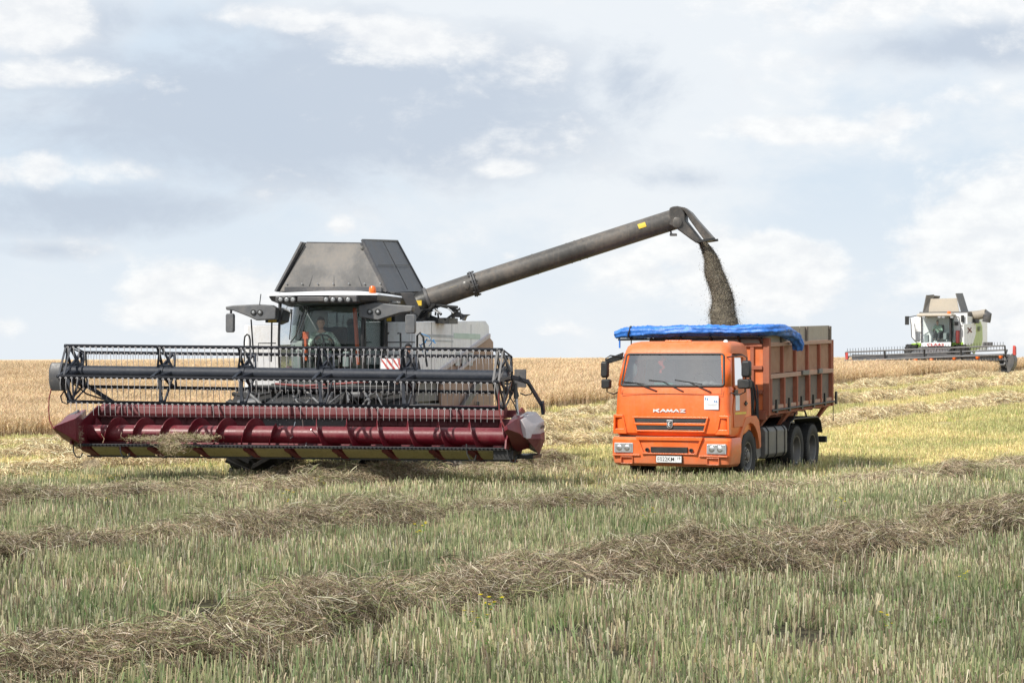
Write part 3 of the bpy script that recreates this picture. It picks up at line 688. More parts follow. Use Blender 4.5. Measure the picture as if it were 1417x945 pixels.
# trough: curved sheet floor, back wall, top beam
fl = [(.10, .80), (.30, .70), (.60, .645), (.90, .70), (1.08, .90), (1.13, 1.20)]
yz(tr, fl + [(y+.02, z-.02) for y, z in reversed(fl)], -HW, HW)
tr.build('trough', DRED, hd, smooth=40)
t = MB(); yz(t, [(1.08, 1.20), (1.12, 1.20), (1.16, 1.34), (1.12, 1.34)], -HW+.02, HW-.02); t.build('back_wall', DREDD, hd)
t = MB(); yz(t, [(1.02, 1.345), (1.28, 1.345), (1.28, 1.54), (1.20, 1.585), (1.07, 1.585), (1.00, 1.53), (.98, 1.40)], -HW+.05, HW-.35); t.build('top_beam', DREDB, hd, bevel=.015)
t = MB(); yz(t, [(1.29, 1.36), (1.42, 1.36), (1.42, 1.50), (1.29, 1.50)], -HW+.3, HW-.05); yz(t, [(.93, 1.335), (1.0, 1.335), (1.0, 1.37), (.93, 1.37)], -HW+.05, HW-.35); t.build('rear_beam', DREDD, hd)
fp = MB(); a = P(365, 589, 1.06); b = P(480, 580, 1.06); fp.box(a.x, b.x, 1.04, 1.07, a.z, b.z); fp.build('feeder_opening_plate', GREY, hd)
rv = MB()
for k in range(9): rv.ball((a.x+.1+k*(b.x-a.x-.2)/8, 1.035, b.z-.025), .012, n=8, m=5)
rv.build('bolt', STEEL, hd)
ribs = MB()
for k in range(26):
    x = -HW+.17+k*(2*HW-.34)/25; ribs.box(x-.008, x+.008, 1.065, 1.09, 1.2, 1.335)
ribs.build('wall_rib', DREDD, hd)
# sloping skid plates and the red ribs between them
edges = [122, 173, 212, 275, 345, 402, 468, 537, 602, 655, 700]
sk_ = MB(); rb = MB()
def under(x, w_, mb, z0=0.):
    mb.hull2([(x, .08, .79-z0), (x+w_, .08, .79-z0), (x+w_, .42, .625-z0), (x, .42, .625-z0)], [(x, .08, .77-z0), (x+w_, .08, .77-z0), (x+w_, .42, .605-z0), (x, .42, .605-z0)])
xe = [P(e, 620, .1).x for e in edges]
for i in range(len(xe)-1):
    under(xe[i]+.09, xe[i+1]-xe[i]-.18, sk_)
    x = xe[i+1]; rb.hull2([(x-.12, .07, .785), (x-.0, .07, .785), (x+.13, .44, .60), (x+.03, .44, .60)], [(x-.12, .10, .74), (x-.0, .10, .74), (x+.13, .47, .56), (x+.03, .47, .56)])
x = xe[0]; rb.hull2([(x-.12, .07, .785), (x+.04, .07, .785), (x+.12, .44, .60), (x-.04, .44, .60)], [(x-.12, .10, .74), (x+.04, .10, .74), (x+.12, .47, .56), (x-.04, .47, .56)])
sk_.build('skid_plate', YELP, hd); rb.build('bottom_rib', DREDB, hd)
# cutter bar with knife guards
cb = MB(); cb.box(-HW-.02, HW+.02, -.02, .10, .795, .845); cb.box(-HW, HW, .10, .16, .80, .83); cb.box(-HW+.05, HW-.05, .40, .47, .575, .607); cb.build('cutter_bar', BLACK, hd, bevel=.006)
g = MB()
for k in range(113):
    x = -HW+.04+k*.0762; g.hull2([(x-.014, 0, .812), (x+.014, 0, .812), (x+.014, 0, .842), (x-.014, 0, .842)], [(x-.003, -.12, .822), (x+.003, -.12, .822), (x+.003, -.12, .830), (x-.003, -.12, .830)])
g.build('knife_guard', BLUEK, hd)
# auger with opposed flights
ac = (.58, 1.03); ar = .165
t = MB(); t.tube([(-HW+.03, ac[0], ac[1]), (HW-.03, ac[0], ac[1])], ar, 28); t.build('auger_drum', DRED, hd, smooth=40)
def flight(mb, x0, x1, pitch, hand):
    n = int(abs(x1-x0)/pitch*30); V = []; Fc = []
    for i in range(n+1):
        t_ = i/n; x_ = x0+(x1-x0)*t_; a_ = hand*2*math.pi*(x_-x0)/pitch+1.2
        c_, s_ = math.cos(a_), math.sin(a_)
        for rr in (ar*.98, .315):
            for dx in (-.006, .006): V.append((x_+dx, ac[0]+c_*rr, ac[1]+s_*rr))
    for i in range(n):
        a_ = i*4; b_ = a_+4; Fc += [(a_, a_+2, b_+2, b_), (a_+1, b_+1, b_+3, a_+3), (a_+2, a_+3, b_+3, b_+2)]
    return mb.add(V, Fc)
fl_ = MB(); flight(fl_, -HW+.1, -.35, .565, -1); flight(fl_, .35, HW-.1, .60, 1); fl_.build('auger_flight', DRED, hd, smooth=30)
t = MB()
for k in range(10):
    x = -.35+k*.08; a_ = k*2.4; t.tube([(x, ac[0], ac[1]), (x, ac[0]+.3*math.cos(a_), ac[1]+.3*math.sin(a_))], .009, 6)
t.build('auger_finger', STEEL, hd)
# end walls / dividers
for x in (-HW, HW-.03):
    t = MB(); yz(t, [(-.25, .84), (.10, .80), (.60, .66), (1.10, .85), (1.22, 1.5), (1.0, 1.56), (.3, 1.30), (-.2, 1.0)], x, x+.03); t.build('end_wall', DRED, hd)
lw = MB()
def sec(pts): return [Vector(p) for p in pts]
A = [P(73, 590.5, -.75), P(76, 589.5, -.75), P(76, 592.5, -.75), P(73, 593.5, -.75)]
B_ = [P(84, 584, -.3), P(104, 579, -.3), P(106, 610, -.3), P(86, 606, -.3)]
C_ = [P(90, 577, .3), P(113, 572, .3), P(118, 622, .3), P(98, 614, .3)]
D_ = [P(101, 571, 1.15), P(119, 566, 1.15), P(124, 621, 1.15), P(108, 621, 1.15)]
lw.loft([A, B_, C_, D_]); lw.build('side_divider', DRED, hd, bevel=.01)
lc = MB(); lc.loft([[P(88, 586, 0), P(92, 585, 0), P(93, 594, 0), P(89, 594, 0)], [P(92, 575, .8), P(110, 566, .8), P(112, 574, .8), P(94, 592, .8)]]); lc.build('divider_cover', GREY, hd, bevel=.01)
rw = MB()
A = [P(696.5, 592, -.85), P(701, 588, -.85), P(703, 594, -.85), P(698, 597, -.85)]
B_ = [P(702, 587, -.5), P(714, 580, -.5), P(720, 600, -.5), P(705, 607, -.5)]
C_ = [P(706, 580, .0), P(724, 576, .0), P(730, 612, .0), P(708, 617, .0)]
D_ = [P(712, 574, .35), P(731, 572, .35), P(733, 620, .35), P(714, 625, .35)]
rw.loft([A, B_, C_, D_]); rw.build('side_divider', DRED, hd, bevel=.008)
rc = MB()
A = [P(714, 583, -.25), P(722, 580, -.25), P(727, 592, -.25), P(729, 607, -.25), P(720, 602, -.25), P(716, 594, -.25)]
B_ = [P(721, 574, .15), P(736, 574, .15), P(746, 586, .15), P(748, 606, .15), P(740, 620, .15), P(726, 600, .15)]
C_ = [P(729, 569, .8), P(742, 570, .8), P(753, 582, .8), P(753, 609, .8), P(746, 628, .8), P(730, 620, .8)]
D_ = [P(732, 570, 1.3), P(742, 571, 1.3), P(750, 583, 1.3), P(750, 609, 1.3), P(744, 626, 1.3), P(732, 620, 1.3)]
rc.loft([A, B_, C_, D_]); rc.build('drive_cover', HORN, hd, bevel=.01)
r2 = MB(); r2.loft([[P(728, 601, -.22), P(729.5, 607, -.22), P(724, 605, -.22)], [P(747.7, 600, .1), P(748.7, 607, .1), P(740, 620.5, .1)], [P(753.8, 597, .8), P(753.8, 609, .8), P(746.3, 629.5, .8)]], caps=True); r2.build('lower_cover', DREDD, hd)
q0, q1 = P(747.5, 590, .16), P(753.5, 586, .79)
d_ = (q1-q0); ang = math.atan2(d_.y, d_.x)
Mx = Matrix.Rotation(ang, 3, 'Z') @ FACE_FRONT
text_mesh('cover_lettering', 'Power Stream', GREY, hd, q0.lerp(q1, .45)+Vector((.012, -.02, -.02)), Mx, .085, .85)
bk = MB(); bk.box(HW-.32, HW+.06, .05, .6, .62, .80); bk.box(HW-.02, HW+.35, .4, 1.1, .63, .70); bk.build('divider_foot', BLACK, hd, bevel=.01)
ft = MB()
for px, ln_ in ((103, 14), (168, 15), (647, 18), (703, 20)):
    a = P(px, 618, 0); k = ln_/14; ft.tube([a+Vector((-.02, 0, .05)), a+Vector((0, -.03, -.10*k)), a+Vector((.06, -.04, -.19*k)), a+Vector((.13, 0, -.20*k)), a+Vector((.15, .05, -.12*k))], .014, 6)
ft.build('crop_lifter', BLACK, hd, smooth=50)
# --- reel
rl = bpy.data.objects.new('reel', None); COL.objects.link(rl); rl.parent = H
RC = Vector((0, -.10, 2.165)); RR = .565; xl, xr = P(97, 500, -.1).x, P(700, 500, -.1).x
def lev(x): return -.010*(x-0) # the reel hangs slightly lower on its left
spid = [P(px, 510, -.1).x for px in (99, 226, 338, 447, 562, 693)]
t = MB(); t.tube([(xl-.1, RC.y, RC.z+.03+lev(xl)), (xr+.05, RC.y, RC.z+.03+lev(xr))], .108, 24); 
for x in spid: t.tube([(x-.03, RC.y, RC.z+.03+lev(x)), (x+.03, RC.y, RC.z+.03+lev(x))], .125, 24)
t.build('reel_tube', BLUEK, rl, smooth=40)
angs = [353, 65, 137, 209, 281]
rr_ = random.Random(5)
for a_ in angs:
    c_, s_ = math.cos(R(a_)), math.sin(R(a_)); by, bz = RC.y-c_*RR, RC.z+s_*RR
    b = MB(); b.tube([(xl, by, bz+lev(xl)), (xr, by, bz+lev(xr))], .032, 10); bo = b.build('reel_bar', BARK, rl, smooth=40)
    t = MB(); n = 74
    for k in range(n):
        x = xl+.08+k*(xr-xl-.16)/(n-1); z = bz+lev(x); sw = rr_.gauss(0, .006)
        nq = min(spid, key=lambda q: abs(x-q))
        if abs(x-nq) < .035: x = nq+(.04 if x > nq else -.04)
        t.tube([(x, by-.020, z-.026), (x+.002, by-.026, z-.05), (x-.004+sw, by-.01, z-.16), (x-.012+sw, by+.02, z-.255)], [.007, .007, .0055, .004], 5)
        t.beam((x-.022, by-.036, z-.034), (x-.004, by-.036, z-.010), .007, .010); t.beam((x+.004, by-.036, z-.010), (x+.022, by-.036, z-.034), .007, .010)
    t.build('reel_tooth_row', TINE, rl)
for i, x in enumerate(spid):
    s = MB(); hub = Vector((x, RC.y, RC.z+.03+lev(x)))
    for a_ in angs:
        u = Vector((0, -math.cos(R(a_)), math.sin(R(a_)))); v = Vector((0, math.sin(R(a_)), math.cos(R(a_)))); q = Vector((x, RC.y, RC.z+lev(x)))+u*RR
        for sg in (-1, 1): s.beam(hub+u*.10+Vector((.05+sg*.15, 0, 0)), q+Vector((.05+sg*.012, 0, 0)), .030, .045, v)
        s.beam(hub+u*.09+v*.05+Vector((-.02, 0, 0)), q+Vector((-.02, 0, 0)), .022, .05, (1, 0, 0)); s.beam(hub+u*.14+Vector((-.10, 0, 0)), hub+u*.14+Vector((.20, 0, 0)), .03, .03, v); s.ball(q, .035, n=10, m=6)
        if i in (0, 5):
            a2 = a_+72; u2 = Vector((0, -math.cos(R(a2)), math.sin(R(a2)))); q2 = Vector((x, RC.y, RC.z+lev(x)))+u2*RR
            s.beam(q, q2, .014, .04, (1, 0, 0)); s.beam(q+Vector((.10, 0, 0)), hub+u2*.2+Vector((.10, 0, 0)), .014, .035, (1, 0, 0)); s.beam(q+Vector((.1, 0, 0)), q2+Vector((.1, 0, 0)), .012, .035, (1, 0, 0))
    s.build('reel_arm', BLUEK if i < 5 else GREY, rl)
sh = MB(); c = P(82, 521, 0); 
sh.loft([[(x, c.y+dy*k, c.z+dz*k) for dy, dz in ((-.13, -.27), (.13, -.27), (.20, -.12), (.20, .14), (.13, .27), (-.13, .27), (-.20, .14), (-.20, -.12))] for x, k in ((c.x-.14, .85), (c.x-.10, 1), (c.x+.13, 1))]); sh.build('drive_shield', GREY, rl, bevel=.015)
# lift arms, cylinder, hoses, plate
la = MB(); la.beam((xr+.10, -.1, RC.z-.02), (xr+.26, .5, RC.z-.12), .04, .08); la.beam((xr+.26, .48, RC.z-.10), (xr+.38, 1.1, 1.62), .04, .08); la.beam((xr+.40, 1.08, 1.66), (xr+.40, 1.2, 1.45), .06, .12)
la.beam((xl-.10, -.1, RC.z-.02), (xl-.02, .6, RC.z-.20), .05, .12); la.beam((xl-.02, .58, RC.z-.18), (xl+.35, 1.15, 1.60), .05, .08)
la.build('lift_arm', BLUEK, rl, bevel=.008)
cy = MB(); a = P(714, 548, .3); b = P(717, 580, .3); cy.tube([a, b], .027, 12); cy.build('lift_cylinder', STEEL, rl, smooth=40)
cy = MB(); cy.tube([P(713, 530, .3), P(714, 552, .3)], .04, 12); cy.tube([P(709, 520, .3), P(717, 548, .3), P(712, 556, .3)], .02, 8); cy.build('valve_block', GREY, rl, smooth=40)
pl = MB(); a = P(712, 511, 1.2); b = P(728, 536, 1.2); pl.box(a.x, b.x, 1.18, 1.22, b.z, a.z); pl.build('marker_plate', GREY, hd, bevel=.005)
ho = MB(); ho.tube([P(p[0], p[1], .2) for p in ((718, 520), (724, 527), (732, 531), (737, 538), (735, 545), (727, 547), (720, 544))], .013, 8); ho.tube([P(p[0], p[1], .2) for p in ((706, 515), (711, 530), (705, 548), (712, 560), (716, 572))], .012, 8)
ho.tube([P(p[0], p[1], 0) for p in ((90, 540), (84, 548), (86, 556), (93, 559), (97, 551))], .014, 8); ho.tube([P(p[0], p[1], .3) for p in ((98, 528), (120, 545), (158, 557))], .016, 8); ho.build('hydraulic_hose', BLACK, rl, smooth=50)
rh = MB(); rh.tube([P(p[0], p[1], -.5) for p in ((71, 538), (68, 552), (67.5, 568), (69, 582), (74, 592))], .012, 8); rh.tube([P(p[0], p[1], -.5) for p in ((692, 530), (690, 548), (691, 568), (694, 582), (699, 593))], .014, 8); rh.build('red_hose', REDH, hd, smooth=50)
# --- chassis and feeder house
CX = -.35
ch = MB(); ch.loft([[(CX-.75, 1.3, .85), (CX+.75, 1.3, .85), (CX+.75, 1.3, 1.50), (CX-.75, 1.3, 1.50)], [(CX-.7, 3.1, 1.1), (CX+.7, 3.1, 1.1), (CX+.7, 3.1, 1.95), (CX-.7, 3.1, 1.95)]])
ch.build('feeder_house', BLACK, H, bevel=.02)
ch = MB(); ch.box(CX-1.5, CX+1.4, 2.9, 3.7, .75, 1.15); ch.box(CX-.85, CX+.85, 3.4, 9.6, .9, 1.75); ch.box(CX-1.75, CX+1.35, 4.6, 9.6, 1.2, 1.6); ch.box(CX-1.2, CX+1.2, 8.3, 8.6, .55, .75)
ch.box(CX-1.3, CX+1.6, 2.3, 2.55, 1.82, 1.95); ch.box(CX-.9, CX+.9, 2.5, 4.3, 1.7, 1.98)
for x in (-.6, -.2, .3, .7): ch.beam((CX+x, 2.4, 1.85), (CX+x*1.2, 1.4, 1.3), .07, .09)
ch.build('chassis', BLACK, H, bevel=.02)
hy = MB(); hy.tube([P(p[0], p[1], 1.7) for p in ((380, 531), (420, 534), (470, 531), (510, 528))], .022, 8); hy.tube([P(p[0], p[1], 1.7) for p in ((385, 540), (440, 537), (520, 542))], .02, 8); hy.build('feeder_hose', REDH, H, smooth=50)
hs = MB(); rg = random.Random(3)
for k in range(16):
    x0 = CX+rg.uniform(-1.2, 1.5); hs.tube([(x0, 2.2, rg.uniform(1.4, 1.9)), (x0+rg.uniform(-.3, .3), 1.9, rg.uniform(1.3, 1.9)), (x0+rg.uniform(-.5, .5), 1.6, rg.uniform(1.2, 1.7))], rg.uniform(.012, .03), 7)
hs.tube([(CX-1.5, 2.3, 1.55), (CX-1.1, 2.3, 1.6)], .10, 14); hs.tube([(CX+.85, 2.2, 1.75), (CX+1.1, 2.2, 1.78)], .09, 14)
hs.build('hydraulic_line', GREYP, H, smooth=50)
wheel(H, (-1.72, 3.35, .93), .93, 1.05, -1, 22, rr=.48)
wheel(H, (.98, 3.35, .93), .93, .80, 1, 22, rr=.48)
wheel(H, (-1.75, 8.6, .62), .62, .45, -1, 20, rr=.5, rim=STEEL)
wheel(H, (1.55, 8.6, .62), .62, .45, 1, 20, rr=.5, rim=STEEL)
lg = MB(); a = P(610, 640, 3.6); lg.box(a.x-.12, a.x+.12, 3.6, 3.9, .35, .95); lg.box(a.x+.2, a.x+.42, 3.6, 3.7, .30, .8); lg.build('lower_ladder', STEELG, H, bevel=.01)
# --- body sides
def yzp(prof, x0, x1): return MB().prism(prof, 'x', x0, x1)
sp = yzp([(4.42, 2.0), (4.42, 3.24), (10.1, 3.36), (10.42, 3.25), (10.46, 3.0), (6.3, 2.24), (6.2, 2.0)], 1.12, 1.2); sp.build('side_panel', WHITE, H, bevel=.02)
bb = MB(); bb.box(-1.8, 1.1, 4.6, 10.2, 1.58, 3.2); bb.build('threshing_body', GREYP, H)
fpn = MB(); x0 = P(535, 447, 4.4).x; fpn.box(x0, 1.115, 4.38, 4.43, 2.35, 3.23); fpn.build('front_panel', WHITE, H, bevel=.01)
lp = yzp([(4.3, 1.75), (4.3, 3.18), (9.8, 3.3), (9.8, 1.6)], -2.5, -2.42); lp.build('side_panel', WHITE, H, bevel=.02)
lf = MB(); lf.box(-2.42, -1.35, 4.28, 4.33, 1.9, 3.17); lf.build('front_panel', paint('dusty_white_paint', (.66, .66, .68), .5, dirt=.5, dirt_c=(.45, .41, .36), streak=.3), H, bevel=.01)
hood = yzp([(10.50, 3.02), (10.95, 2.88), (11.0, 1.1), (6.6, 1.0), (6.34, 2.22)], 1.10, 1.17); hood.build('rear_hood', BROWNH, H, bevel=.02)
hs = MB(); hs.beam((1.22, 6.2, 2.2), (1.22, 10.4, 3.02), .05, .09); hs.beam((1.22, 6.3, 1.95), (1.22, 9.4, 2.55), .05, .07); hs.build('hood_rail', HORN, H, bevel=.01)
hs = MB(); hs.beam((1.24, 7.5, 1.2), (1.24, 9.8, 2.1), .08, .2); hs.beam((1.24, 9.2, .7), (1.24, 9.3, 1.5), .06, .12); hs.build('lower_strut', GREY, H, bevel=.01)
dk = MB()
dk.box(1.2, 1.206, 4.9, 7.3, 2.93, 2.99); dk.box(1.2, 1.206, 4.9, 7.3, 2.84, 2.87)
for k in range(3): dk.box(1.2, 1.206, 7.5+k*.55, 7.85+k*.55, 2.32, 2.62)
dk.build('grey_decal', GREYPR, H)
dk = MB(); dk.box(1.2, 1.207, 7.35, 9.6, 2.92, 3.04); dk.build('green_decal', GRNPR, H)
# top deck machinery by the auger foot
tk = MB(); tk.box(-1.85, .72, 4.55, 7.3, 3.2, 3.86); tk.build('grain_tank', BLACK, H, bevel=.02)
tp = MB(); tp.slab([P(554, 405, 4.5), P(571, 405, 4.6), P(583, 431, 4.7), P(574, 445, 4.7)], .05); tp.build('tank_gusset', GREY, H, bevel=.006)
dm = MB(); rg = random.Random(8)
base = Wd(600, 440, 46.3)
for k in range(13):
    p = base+Vector((rg.uniform(-.45, .35), rg.uniform(-.4, .4), rg.uniform(-.05, .10))); dm.tube([p, p+Vector((rg.uniform(-.3, .3), rg.uniform(-.2, .2), rg.uniform(0, .3))), p+Vector((rg.uniform(-.4, .4), 0, rg.uniform(-.1, .2)))], rg.uniform(.02, .04), 7)
dm.box(base.x-.6, base.x+.4, base.y-.2, base.y+.5, base.z-.12, base.z+.0)
dm.build('hydraulic_fitting', BLACK, H, smooth=40)
dm = MB()
for k in range(3):
    p = base+Vector((rg.uniform(-.1, .6), -.5, rg.uniform(0, .2))); dm.tube([p, p+Vector((rg.uniform(-.15, .15), 0, rg.uniform(.05, .15)))], .016, 8)
dm.build('steel_fitting', STEEL, H, smooth=40)
br = MB(); q = lambda x, y: Wd(480+x/6.44, 390+y/6.44, 46.4)
br.hull2([q(930, 250), q(955, 225), q(968, 255), q(1030, 290), q(1092, 290), q(1060, 308), q(1045, 345), q(1028, 345), q(1025, 318), q(950, 315), q(950, 345), q(930, 345)],
         [p+Vector((0, .12, 0)) for p in (q(930, 250), q(955, 225), q(968, 255), q(1030, 290), q(1092, 290), q(1060, 308), q(1045, 345), q(1028, 345), q(1025, 318), q(950, 315), q(950, 345), q(930, 345))]); br.build('auger_cradle', GREY, H)
# --- grain tank flaps (a frustum of four dusty panels)
fy0, fy1 = 4.5, 7.3
bl, br_, tl, t_r = P(388, 404, fy0), P(537, 404, fy0), P(425, 336, fy0+.35), P(502, 337, fy0+.35)
fr = MB(); fr.slab([bl, br_, t_r, tl], .04); fr.build('tank_flap', DUSTY, H, bevel=.006)
sb0, sb1, st0, st1_ = P(537, 405, fy0+.02), P(587, 403, fy1), P(502, 332, fy0+.3), P(549.5, 334, fy1)
fr = MB(); fr.slab([sb0+Vector((.03, -.05, 0)), sb1, st1_, st0+Vector((.02, -.05, 0))], -.05); fr.build('tank_flap', GREY, H, bevel=.008)
lb0, lt0 = bl+Vector((-.06, -.10, 0)), tl+Vector((-.05, -.16, .0)); fr = MB(); fr.slab([lb0, lt0, lt0+Vector((.0, 2.4, 0)), lb0+Vector((0, 2.9, 0))], .05); fr.build('tank_flap', GREY, H, bevel=.008)
fr = MB(); fr.slab([bl+Vector((0, 2.8, 0)), br_+Vector((0, 2.8, 0)), t_r+Vector((0, 2.2, 0)), tl+Vector((0, 2.2, 0))], .04); fr.build('tank_flap', GREY, H)
ed = MB(); ed.beam(bl+Vector((.12, -.06, .05)), br_+Vector((-.12, -.06, .05)), .05, .10); ed.beam(tl+Vector((0, -.02, 0)), t_r+Vector((0, -.02, 0)), .05, .035); ed.beam(br_+Vector((-.02, -.05, 0)), t_r+Vector((-.02, -.05, 0)), .03, .05); ed.beam(sb0+Vector((0, -.04, 0)), st0+Vector((0, -.04, 0)), .05, .05); ed.beam(sb1, st1_, .04, .05)
ed.beam(st0, st1_+Vector((0, 0, .01)), .05, .035); ed.build('flap_edge', GREY, H)
lab = MB(); a, b = P(478, 354, 4.73), P(497, 349.5, 4.73); lab.box(a.x, b.x, a.y+.02, a.y+.03, a.z, b.z)
n_ = (tl-bl).normalized()
sm = MB()
for f0, f1 in ((.5, .5), (.27, .30), (.76, .72)): sm.beam(bl.lerp(br_, f0)+Vector((0, -.008, .12)), tl.lerp(t_r, f1)+Vector((0, -.008, -.04)), .012, .012)
sm.beam(bl.lerp(tl, .55)+Vector((.04, -.008, 0)), br_.lerp(t_r, .55)+Vector((-.04, -.008, 0)), .01, .012)
sm.build('panel_seam', GREY, H)
sm = MB(); up_ = lambda f, g: sb0.lerp(sb1, f).lerp(st0.lerp(st1_, f), g)+Vector((.05, -.03, .02)); sm.beam(up_(.5, .03), up_(.5, .96), .012, .012); sm.beam(up_(.04, .5), up_(.96, .5), .012, .012); sm.build('panel_seam', BLACK, H)
sm = MB()
for y_ in (5.6, 7.2, 8.8): sm.box(1.2, 1.204, y_-.008, y_+.008, max(2.05, 2.25+.17*(y_-6.2)), 3.25)
sm.build('panel_seam', GREY, H)
lab.xf(lambda v: v+Vector((0, -.025+(v.z-a.z)*n_.y/n_.z, 0))); lab.build('flap_label', STICK, H)
hn = MB()
for k in range(7): hn.ball(bl.lerp(br_, .06+.145*k)+Vector((0, -.02, .17)), .018, n=8, m=5)
hn.build('rivet', STEEL, H)
lg = MB(); lg.ball(tl+Vector((-.10, 0, -.12)), .05, n=8, m=6); lg.tube([tl+Vector((-.05, -.05, 0)), tl+Vector((-.14, -.05, -.18))], .03, 8); lg.ball(t_r+Vector((.02, -.08, -.1)), .05, n=8, m=6); lg.build('flap_hinge', STEELG, H)
# --- unloading auger
au = bpy.data.objects.new('unloading_auger', None); COL.objects.link(au); au.parent = H
DA = 46.3
p0, p1, p2 = Wd(590, 415.5, DA), Wd(657, 392.5, DA), Wd(935, 303, DA)
t = MB(); t.tube([p0, p1], .235, 32); t.build('tube_base', AUG, au, smooth=40)
t = MB(); t.tube([p1, p2], .222, 32)
for f in (.30, .47, .51, .545): 
    c = p1.lerp(p2, f); d = (p2-p1).normalized()*.012; t.tube([c-d, c+d], .229, 32)
t.build('tube', AUG, au, smooth=40)
t = MB(); d = (p1-p0).normalized(); t.tube([p1-d*.05, p1-d*.02], .285, 32); t.tube([p1+d*.0, p1+d*.03], .275, 32); t.tube([p0, p0+d*.06], .27, 32)
for k in range(12): a_ = k*math.pi/6; u = d.orthogonal().normalized(); v = d.cross(u); c = p1+(u*math.cos(a_)+v*math.sin(a_))*.262; t.tube([c-d*.09, c+d*.06], .014, 6)
t.build('flange', GREY, au, smooth=40)
t = MB(); c = p0.lerp(p1, .86)+Vector((0, -.215, 0)); t.lathe([(.09, 0), (.09, .02), (.06, .035), (.02, .04)], c, 'y', 20, -1); t.build('inspection_cover', AUG, au, smooth=40)
t = MB(); e = Wd(578, 440, DA); t.tube([p0+d*.02, p0-d*.12, e+Vector((0, 0, .10)), e+Vector((0, 0, -.35))], [.24, .25, .26, .24], 24); t.build('elbow', BLACK, au, smooth=50)
def onside(f, q0, q1, w_, h_, name, mt, par, up=.0):
    c = q0.lerp(q1, f); d = (q1-q0).normalized(); n = d.cross(Vector((0, 0, 1))).normalized(); n = n if n.y < 0 else -n; u = d.cross(n).normalized(); u = u if u.z > 0 else -u
    m = MB(); ro = .23; rows = []
    for k in range(5):
        th = (k/4-.5)*h_/ro+up; base = c+(n*math.cos(th)+u*math.sin(th))*(ro+.004); rows.append([base-d*w_/2, base+d*w_/2])
    m.loft([[r[0] for r in rows], [r[1] for r in rows]], caps=False, closed=False); m.build(name, mt, par)
onside(.58, p0, p1, .17, .12, 'warning_label', YEL, au, .35); onside(.835, p1, p2, .17, .11, 'warning_label', YEL, au, .35)
t = MB(); c = Wd(580, 419, DA-.5); t.box(c.x-.06, c.x+.06, c.y-.03, c.y, c.z-.06, c.z+.05); t.build('warning_label', YEL, au)
z5 = lambda u, v, D=DA: Wd(900+u/5.25, 270+v/5.25, D)
sp1 = [(150, 98), (175, 88), (210, 84), (238, 92), (262, 135), (266, 190), (376, 330), (350, 356), (300, 322), (185, 236), (150, 225)]
sp2 = [(205, 84), (262, 95), (300, 124), (345, 180), (470, 320), (462, 328), (405, 345), (400, 328), (296, 184), (284, 160), (258, 125)]
DH = .23
for s_, nm in ((sp1, 'spout'), (sp2, 'spout_hood')):
    pa = [z5(u, v)+Vector((0, -DH, 0)) for u, v in s_]; pb = [p+Vector((0, 2*DH, 0)) for p in pa]; m = MB(); m.hull2(pa, pb); m.build(nm, AUG, au, bevel=.03)
m = MB(); c = z5(205, 205)+Vector((0, -DH, 0)); m.lathe([(.112, 0), (.112, .012), (.09, .02), (.02, .022)], c, 'y', 28, -1); m.build('spout_pivot', AUG, au, smooth=40)
m = MB(); c = z5(400, 340); m.beam(c+Vector((-.12, -DH, .0)), c+Vector((.24, -DH, .05)), .05, .05); m.beam(c+Vector((-.1, DH, .0)), c+Vector((.24, DH, .05)), .05, .05); m.build('spout_lip', BLACK, au)
m = MB(); c = z5(145, 240); m.tube([c, c+Vector((.02, 0, -.12)), c+Vector((.06, 0, -.13))], .02, 8); m.box(c.x+.0, c.x+.14, c.y-.08, c.y+.04, c.z-.17, c.z-.12); m.build('spout_lamp', GREY, au, bevel=.01)
# --- cab
cab = bpy.data.objects.new('cab', None); COL.objects.link(cab); cab.parent = H
xl_, xr_ = -1.17, .585; yf, yb = 2.62, 4.15; z0, z1 = 1.98, 3.60; xm = (xl_+xr_)/2; hw = (xr_-xl_)/2
def front_curve(x, z): return yf + .22*((x-xm)/hw)**2 - .10*math.sin(math.pi*(z-z0)/(z1-z0)) + .02
m = MB(); n = 14; rows = []
for j in range(9):
    z = z0+(z1-z0)*j/8; rows.append([Vector((xl_+.03+(xr_-xl_-.06)*i/n, front_curve(xl_+.03+(xr_-xl_-.06)*i/n, z), z)) for i in range(n+1)])
m.loft(rows, caps=False, closed=False); m.build('windshield', GLASS, cab, smooth=60)
m = MB()
for s, x in ((-1, xl_), (1, xr_)):
    m.tube([(x, front_curve(x, z)+.01, z) for z in (z0, 2.4, 2.9, 3.3, z1)], .035, 8); m.beam((x, yb, z0), (x, yb, z1), .10, .10)
m.beam((xl_, yf+.2, z0), (xr_, yf+.2, z0), .10, .10); m.beam((xl_, yb, z1), (xr_, yb, z1), .1, .1)
m.beam((xr_+.01, yf+.30, z0), (xr_+.01, yf+.24, z1), .05, .05)
m.box(xl_, xr_, yf+.1, yb, z0-.12, z0-.02); m.build('pillar', BLACK, cab, smooth=40)
m = MB(); m.box(xr_-.005, xr_+.005, yf+.28, yb-.05, z0+.05, z1-.03); m.build('side_window', GLASS, cab)
m = MB(); m.box(xl_-.005, xl_+.005, yf+.28, yb-.05, z0+.05, z1-.03); m.build('side_window', GLASS, cab)
m = MB(); m.box(xl_, xr_, yb-.02, yb+.02, z0, 2.75); m.box(xl_, xl_+.55, yb-.03, yb+.0, 2.7, z1); m.box(xr_-.2, xr_, yb-.03, yb, 2.7, z1); m.box(xl_, xr_, yb-.03, yb, 3.42, z1); m.build('rear_wall', INTER, cab)
m = MB(); m.box(xl_+.5, xr_-.2, yb-.012, yb, 2.7, 3.45); m.build('rear_window', GLASS, cab)
